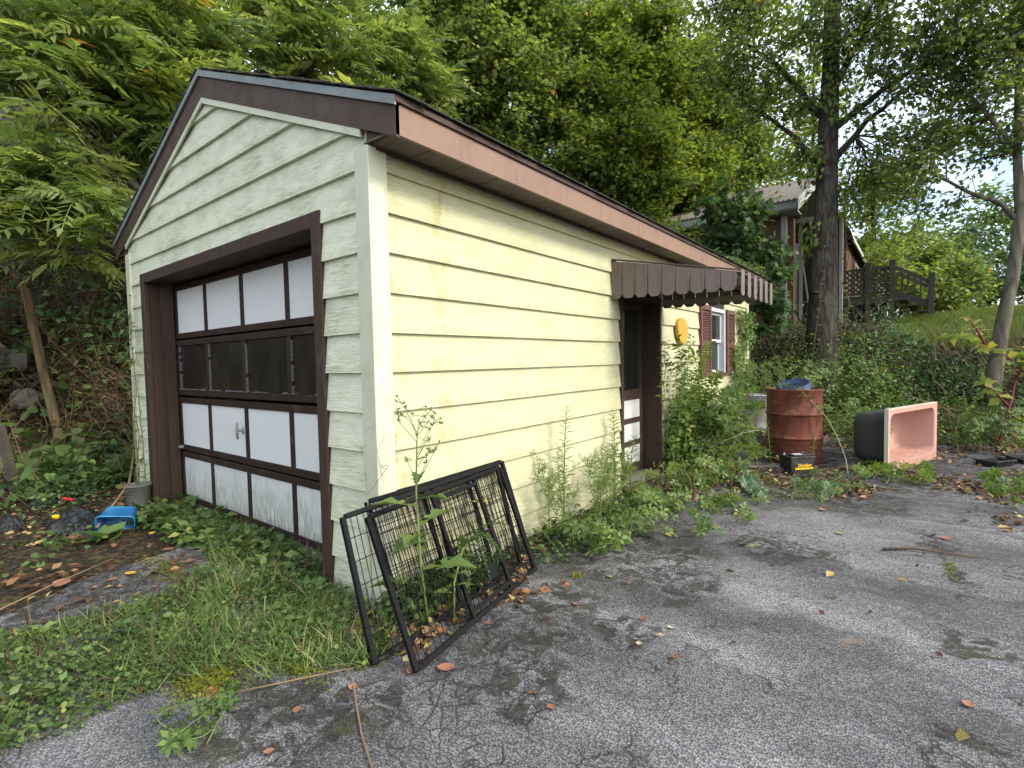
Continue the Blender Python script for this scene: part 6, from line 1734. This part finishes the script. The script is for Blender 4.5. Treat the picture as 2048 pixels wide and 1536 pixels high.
# brambles: arching canes with leaflets in threes
TRI = None
def trifol():
    v = []; f = []
    tv, tf = OVAL
    for ang, sc_, off in ((0, 1, .25), (1.15, .8, .18), (-1.15, .8, .18)):
        n0 = len(v); ca, sa = math.cos(ang), math.sin(ang)
        for a, b, c_ in tv * sc_:
            b += off
            v.append((a * ca + b * sa, -a * sa + b * ca, c_ * 1.2))
        f += [tuple(n0 + i for i in q_) for q_ in tf]
    return T(v, f)
TRI = trifol()
def bramble(name, label, canes, leafsize, per, mat, stem, cat='bramble', group=None, extra=None, tpl=None, twist=2.4):
    b0 = canes[0][0]
    r = plant(name, label, cat, b0, group)
    lb = LB(tpl or TRI); m = MB()
    for a, b, bow, rr in canes:
        cv = curve_pts(a, b, bow, 10, .03)
        cv[:, 2] = np.maximum(cv[:, 2], .01)
        m.tube(cv, [rr * (1 - .6 * i / 9) for i in range(10)], 5, cap=False)
        L = np.linalg.norm(np.diff(cv, axis=0), axis=1).sum()
        stem_leaves(lb, cv, max(5, int(per * L)), leafsize, .12, 1, .3, .3, .55, .35, twist)
    m.build('canes', stem, r, smooth=True)['kind'] = 'stuff'
    if extra is not None:
        p, d, n_ = extra; k = len(p)
        lb.add(p, d, n_, leafsize * rng.uniform(.6, 1.1, k), np.clip(rng.normal(.5, .2, k), 0, 1))
    lb.build('leaves', mat, r)
    return r
def canes_in(n, base, tip, bow, rr):
    out = []
    for i in range(n):
        a = [rng.uniform(*base[c_]) for c_ in range(3)]; b = [rng.uniform(*tip[c_]) for c_ in range(3)]
        out.append((a, b, (rng.normal(0, .08), rng.normal(0, .08), rng.uniform(*bow)), rr))
    return out
bramble('climbing_bramble', 'climbing bramble on the far side of the entry door', canes_in(26, ((.06, .30), (3.9, 4.5), (0, 0)), ((.06, .40), (3.7, 5.3), (.7, 1.62)), (.05, .25), .006), .10, 18, M['leaf_bramble'], M['green_stem'])
bramble('bramble_bush', 'thick bramble bush below the window with the brown shutters', canes_in(52, ((.06, .55), (4.2, 5.6), (0, 0)), ((.06, .85), (4.0, 5.7), (.15, .95)), (.15, .4), .006), .09, 24, M['leaf_bramble'], M['bramble_stem'])
bramble('yellowing_bush', 'loose yellow-green bush over the galvanised can and drum', canes_in(34, ((.15, 1.0), (7.0, 7.6), (0, 0)), ((.1, 1.5), (6.5, 7.7), (.88, 1.38)), (.1, .3), .007), .085, 16, M['leaf_bramble'], M['bramble_stem'])
bramble('low_bramble', 'low bramble patch before the entry door', canes_in(26, ((.1, .9), (2.7, 4.6), (0, 0)), ((.2, 1.25), (2.6, 5.0), (.02, .3)), (.05, .2), .004), .07, 20, M['leaf_bramble'], M['dry_stem'])
bramble('wall_weed', 'bright broad-leaved weeds on the asphalt edge at mid wall', canes_in(12, ((.35, .65), (1.25, 1.75), (0, 0)), ((.35, .8), (1.1, 1.9), (.08, .30)), (.02, .06), .004), .085, 22, M['leaf_weed'], M['green_stem'])
bramble('wall_weed', 'tangle of weeds along the asphalt edge left of the low bramble', canes_in(16, ((.3, .8), (1.9, 2.9), (0, 0)), ((.3, 1.0), (1.8, 3.0), (.06, .34)), (.03, .1), .004), .07, 20, M['leaf_bramble'], M['dry_stem'])
bramble('asphalt_weed', 'small weed growing through the asphalt right of the wall weeds', canes_in(6, ((1.02, 1.10), (2.15, 2.3), (0, 0)), ((.95, 1.3), (2.05, 2.4), (.08, .22)), (.02, .04), .003), .05, 30, M['leaf_weed'], M['green_stem'])
bramble('asphalt_weed', 'jagged weed at the bottom edge left of centre', canes_in(7, ((.27, .37), (-1.10, -1.0), (0, 0)), ((.18, .46), (-1.2, -.9), (.05, .14)), (.02, .04), .003), .05, 40, M['leaf_weed'], M['green_stem'])
bramble('creeping_vine', 'creeping green vine strand running from the bush toward the grey asphalt', [((.75, 4.55, .02), (1.28, 3.3, .02), (.05, 0, .05), .005), ((.9, 4.2, .02), (1.18, 3.5, .02), (-.05, 0, .04), .004)], .065, 44, M['leaf_bluegreen'], M['dry_stem'], 'vine', 'vines creeping over the asphalt')
bramble('creeping_vine', 'creeping vine mat in front of the car battery', canes_in(9, ((1.3, 1.8), (3.7, 4.6), (.01, .01)), ((1.3, 2.0), (3.6, 4.9), (.02, .06)), (.01, .06), .004), .065, 30, M['leaf_bluegreen'], M['dry_stem'], 'vine', 'vines creeping over the asphalt')
bramble('creeping_vine', 'creeping vine mat before the pink bathtub', canes_in(10, ((1.7, 2.4), (4.7, 5.5), (.01, .01)), ((1.8, 2.7), (4.6, 5.9), (.03, .10)), (.02, .08), .004), .065, 30, M['leaf_bramble'], M['dry_stem'], 'vine', 'vines creeping over the asphalt')
bramble('creeping_vine', 'creeping vine mat at the right picture edge on the asphalt', canes_in(16, ((2.9, 3.8), (4.2, 6.2), (.01, .01)), ((2.85, 3.9), (3.7, 6.4), (.03, .10)), (.02, .08), .004), .07, 28, M['leaf_bramble'], M['dry_stem'], 'vine', 'vines creeping over the asphalt')
bramble('creeping_vine', 'creeping vine running along the grey asphalt edge before the wall weeds', canes_in(8, ((.7, 1.1), (2.6, 3.6), (.01, .01)), ((.8, 1.35), (2.3, 3.7), (.02, .07)), (.01, .05), .003), .055, 34, M['leaf_bramble'], M['dry_stem'], 'vine', 'vines creeping over the asphalt')
bramble('arching_cane', 'single arching bramble cane in front of the rusty drum', [((1.78, 5.05, .02), (1.02, 5.55, 1.02), (.12, -.05, .14), .008)], .085, 14, M['leaf_bramble'], M['bramble_stem'], 'bramble')
bramble('looping_cane', 'bare looping brown cane beside the galvanised can', [((.62, 5.6, .02), (.45, 4.4, .30), (.35, .1, .30), .008)], .06, 3, M['leaf_bramble'], M['bramble_stem'], 'bramble')
bramble('tub_weed', 'green weeds between the drum and the bathtub', canes_in(26, ((1.4, 2.0), (6.4, 7.6), (0, 0)), ((1.3, 2.3), (6.2, 7.8), (.25, .75)), (.05, .2), .005), .075, 20, M['leaf_bramble'], M['dry_stem'])
bramble('edge_weed', 'weedy growth behind the right end of the bathtub', canes_in(26, ((2.6, 3.6), (7.2, 8.2), (0, 0)), ((2.5, 3.7), (7.0, 8.3), (.25, .8)), (.05, .2), .005), .075, 20, M['leaf_weed'], M['dry_stem'])
# creeper on the far wall corner
k = 3200
u = rng.random(k); y = 6.75 + 1.3 * rng.random(k) ** .7; z = .4 + 1.75 * rng.random(k)
keep_ = (vnoise(y * 3.0, z * 3.0 + 5) + .35 * (y - 6.75) > .50)
y, z = y[keep_], z[keep_]; k = len(y)
p = np.column_stack([.03 + .12 * rng.random(k) ** 2, y, z])
bramble('wall_creeper', 'creeper hanging over the far shutter and wall corner', [((.06, 7.9, .0), (.05, 7.5, 2.2), (.02, .1, 0), .007), ((.06, 7.6, .0), (.05, 7.0, 1.7), (.02, -.1, 0), .006)], .07, 20, M['leaf_bramble'], M['bramble_stem'], 'vine',
        extra=(p, unit(np.column_stack([.5 + 0 * y, rng.normal(0, .6, k), -.8 + rng.normal(0, .4, k)])), unit(np.column_stack([np.ones(k), rng.normal(0, .5, k), .4 + rng.normal(0, .4, k)]))), tpl=OVAL)
# vine on the roof edge
k = 700; y = rng.uniform(5.9, 8.3, k); x = .30 - rng.random(k) ** 2 * .5
p = np.column_stack([x, y, 2.74 + (.285 - x) * PITCH + .16 * rng.random(k) ** 1.5 * np.clip((y - 5.7) / 2, .2, 1)])
bramble('roof_vine', 'green vine spilling over the far end of the roof edge', [((.1, 8.3, 2.9), (.25, 6.0, 2.79), (0, 0, .05), .005)], .055, 20, M['leaf_dark'], M['dry_stem'], 'vine', extra=(p, rdir(k, -.2), unit(rdir(k) * .6 + UP)), tpl=OVAL)
# vine on the left corner
k = 46; z = rng.uniform(1.45, 1.98, k)
p = np.column_stack([-3.88 + rng.normal(0, .09, k), -.06 - .10 * rng.random(k), z])
bramble('corner_vine', 'dark vine clump climbing the left garage corner', [((-3.95, -.08, .0), (-3.85, -.07, 2.1), (.06, 0, 0), .006), ((-3.8, -.08, .0), (-3.9, -.06, 1.3), (-.05, 0, 0), .005)], .085, 7, M['leaf_dark'], M['dry_stem'], 'vine',
        extra=(p, unit(np.column_stack([rng.normal(0, .6, k), -.4 * np.ones(k), -.8 + rng.normal(0, .3, k)])), unit(np.column_stack([rng.normal(0, .4, k), -np.ones(k), .5 * np.ones(k)]))), tpl=OVAL)
# ivy sleeve on the big trunk
k = 2600; z = 3.2 + 6.3 * rng.random(k); a = rng.uniform(0, 2 * math.pi, k)
keep_ = vnoise(z * 1.6, a * 1.2 + 9) > .45; z, a = z[keep_], a[keep_]; k = len(z)
cx_ = np.interp(z, [1.6, 3.6, 5.2, 7, 9.5], [bx_, bx_ + .05, bx_ + .06, bx_ + .10, bx_ + .12]); cy_ = np.interp(z, [1.6, 3.6, 5.2, 7, 9.5], [by_, by_ + .1, by_ + .2, by_ + .32, by_ + .45])
rr = .31 + .16 * rng.random(k) ** 2
p = np.column_stack([cx_ + rr * np.cos(a), cy_ + rr * np.sin(a), z])
bramble('trunk_vine', 'hanging leafy vine wrapped round the thick dark trunk', [((bx_ + .33, by_ - .05, 1.0), (bx_ + .36, by_ + .2, 5.0), (.03, -.05, 0), .012), ((bx_ - .1, by_ - .38, 1.2), (bx_ + .1, by_ - .1, 4.4), (.05, -.04, 0), .010)], .12, 6, M['leaf_maple'], M['bark_brown'], 'vine',
        extra=(p, unit(np.column_stack([np.cos(a) * .5, np.sin(a) * .5, -1 + rng.normal(0, .3, k)])), unit(np.column_stack([np.cos(a), np.sin(a), .5 + rng.normal(0, .3, k)]))), tpl=OVAL)
# pokeweed at the right edge
pk = plant('pokeweed', 'pokeweed with thick red stems and large leaves at the right edge', 'plant', (3.24, 7.65, 0))
pm = MB(); lb = LB(OVAL)
main_ = [(3.236, 7.645, -.02), (3.30, 7.71, .31), (3.39, 7.80, .71), (3.445, 7.865, 1.03), (3.36, 7.81, 1.29), (3.10, 7.62, 1.46), (2.86, 7.44, 1.58), (2.68, 7.29, 1.60)]
for pts, n_, L, t0_ in ((main_, 40, .20, .42), ([(3.34, 7.73, -.02), (3.435, 7.81, .24), (3.60, 7.95, .52), (3.72, 8.0, .95)], 26, .22, .3), ([(3.43, 7.85, .98), (3.56, 7.9, 1.3), (3.70, 8.0, 1.62)], 22, .20, .1), ([(3.10, 7.62, 1.46), (3.0, 7.5, 1.7), (2.9, 7.45, 1.85)], 14, .17, .1), ([(3.36, 7.78, .62), (3.2, 7.6, .85), (3.08, 7.5, .98)], 14, .19, .3)):
    pm.tube(pts, [.017 * (1 - .75 * i / (len(pts) - 1)) for i in range(len(pts))], 8)
    stem_leaves(lb, pts, n_, L, t0_, 1, .1, .25, .8, .5)
pm.build('stem', M['red_stem'], pk, smooth=True); lb.build('leaves', M['leaf_bramble'], pk)
# young maple standing in front of the house wall
ym = (-.05, 8.75)
make_tree('young_maple', 'young maple with drooping dark sprays before the brick house wall', 'tree', (ym[0], ym[1], hz(*ym)), (-.1, 8.9, 4.6), .035,
          [(-.45, 8.5, 3.5, .55, .4, .7), (.05, 8.7, 3.0, .45, .4, .6), (-.3, 8.6, 4.3, .6, .5, .35), (.2, 8.8, 2.2, .4, .35, .4), (-.9, 8.7, 3.3, .4, .4, .5)], 62, 10, 7, MAPLE, .12, M['leaf_dark'], M['bark_brown'], None, tw_len=.35, spread=.12, droop=.6)
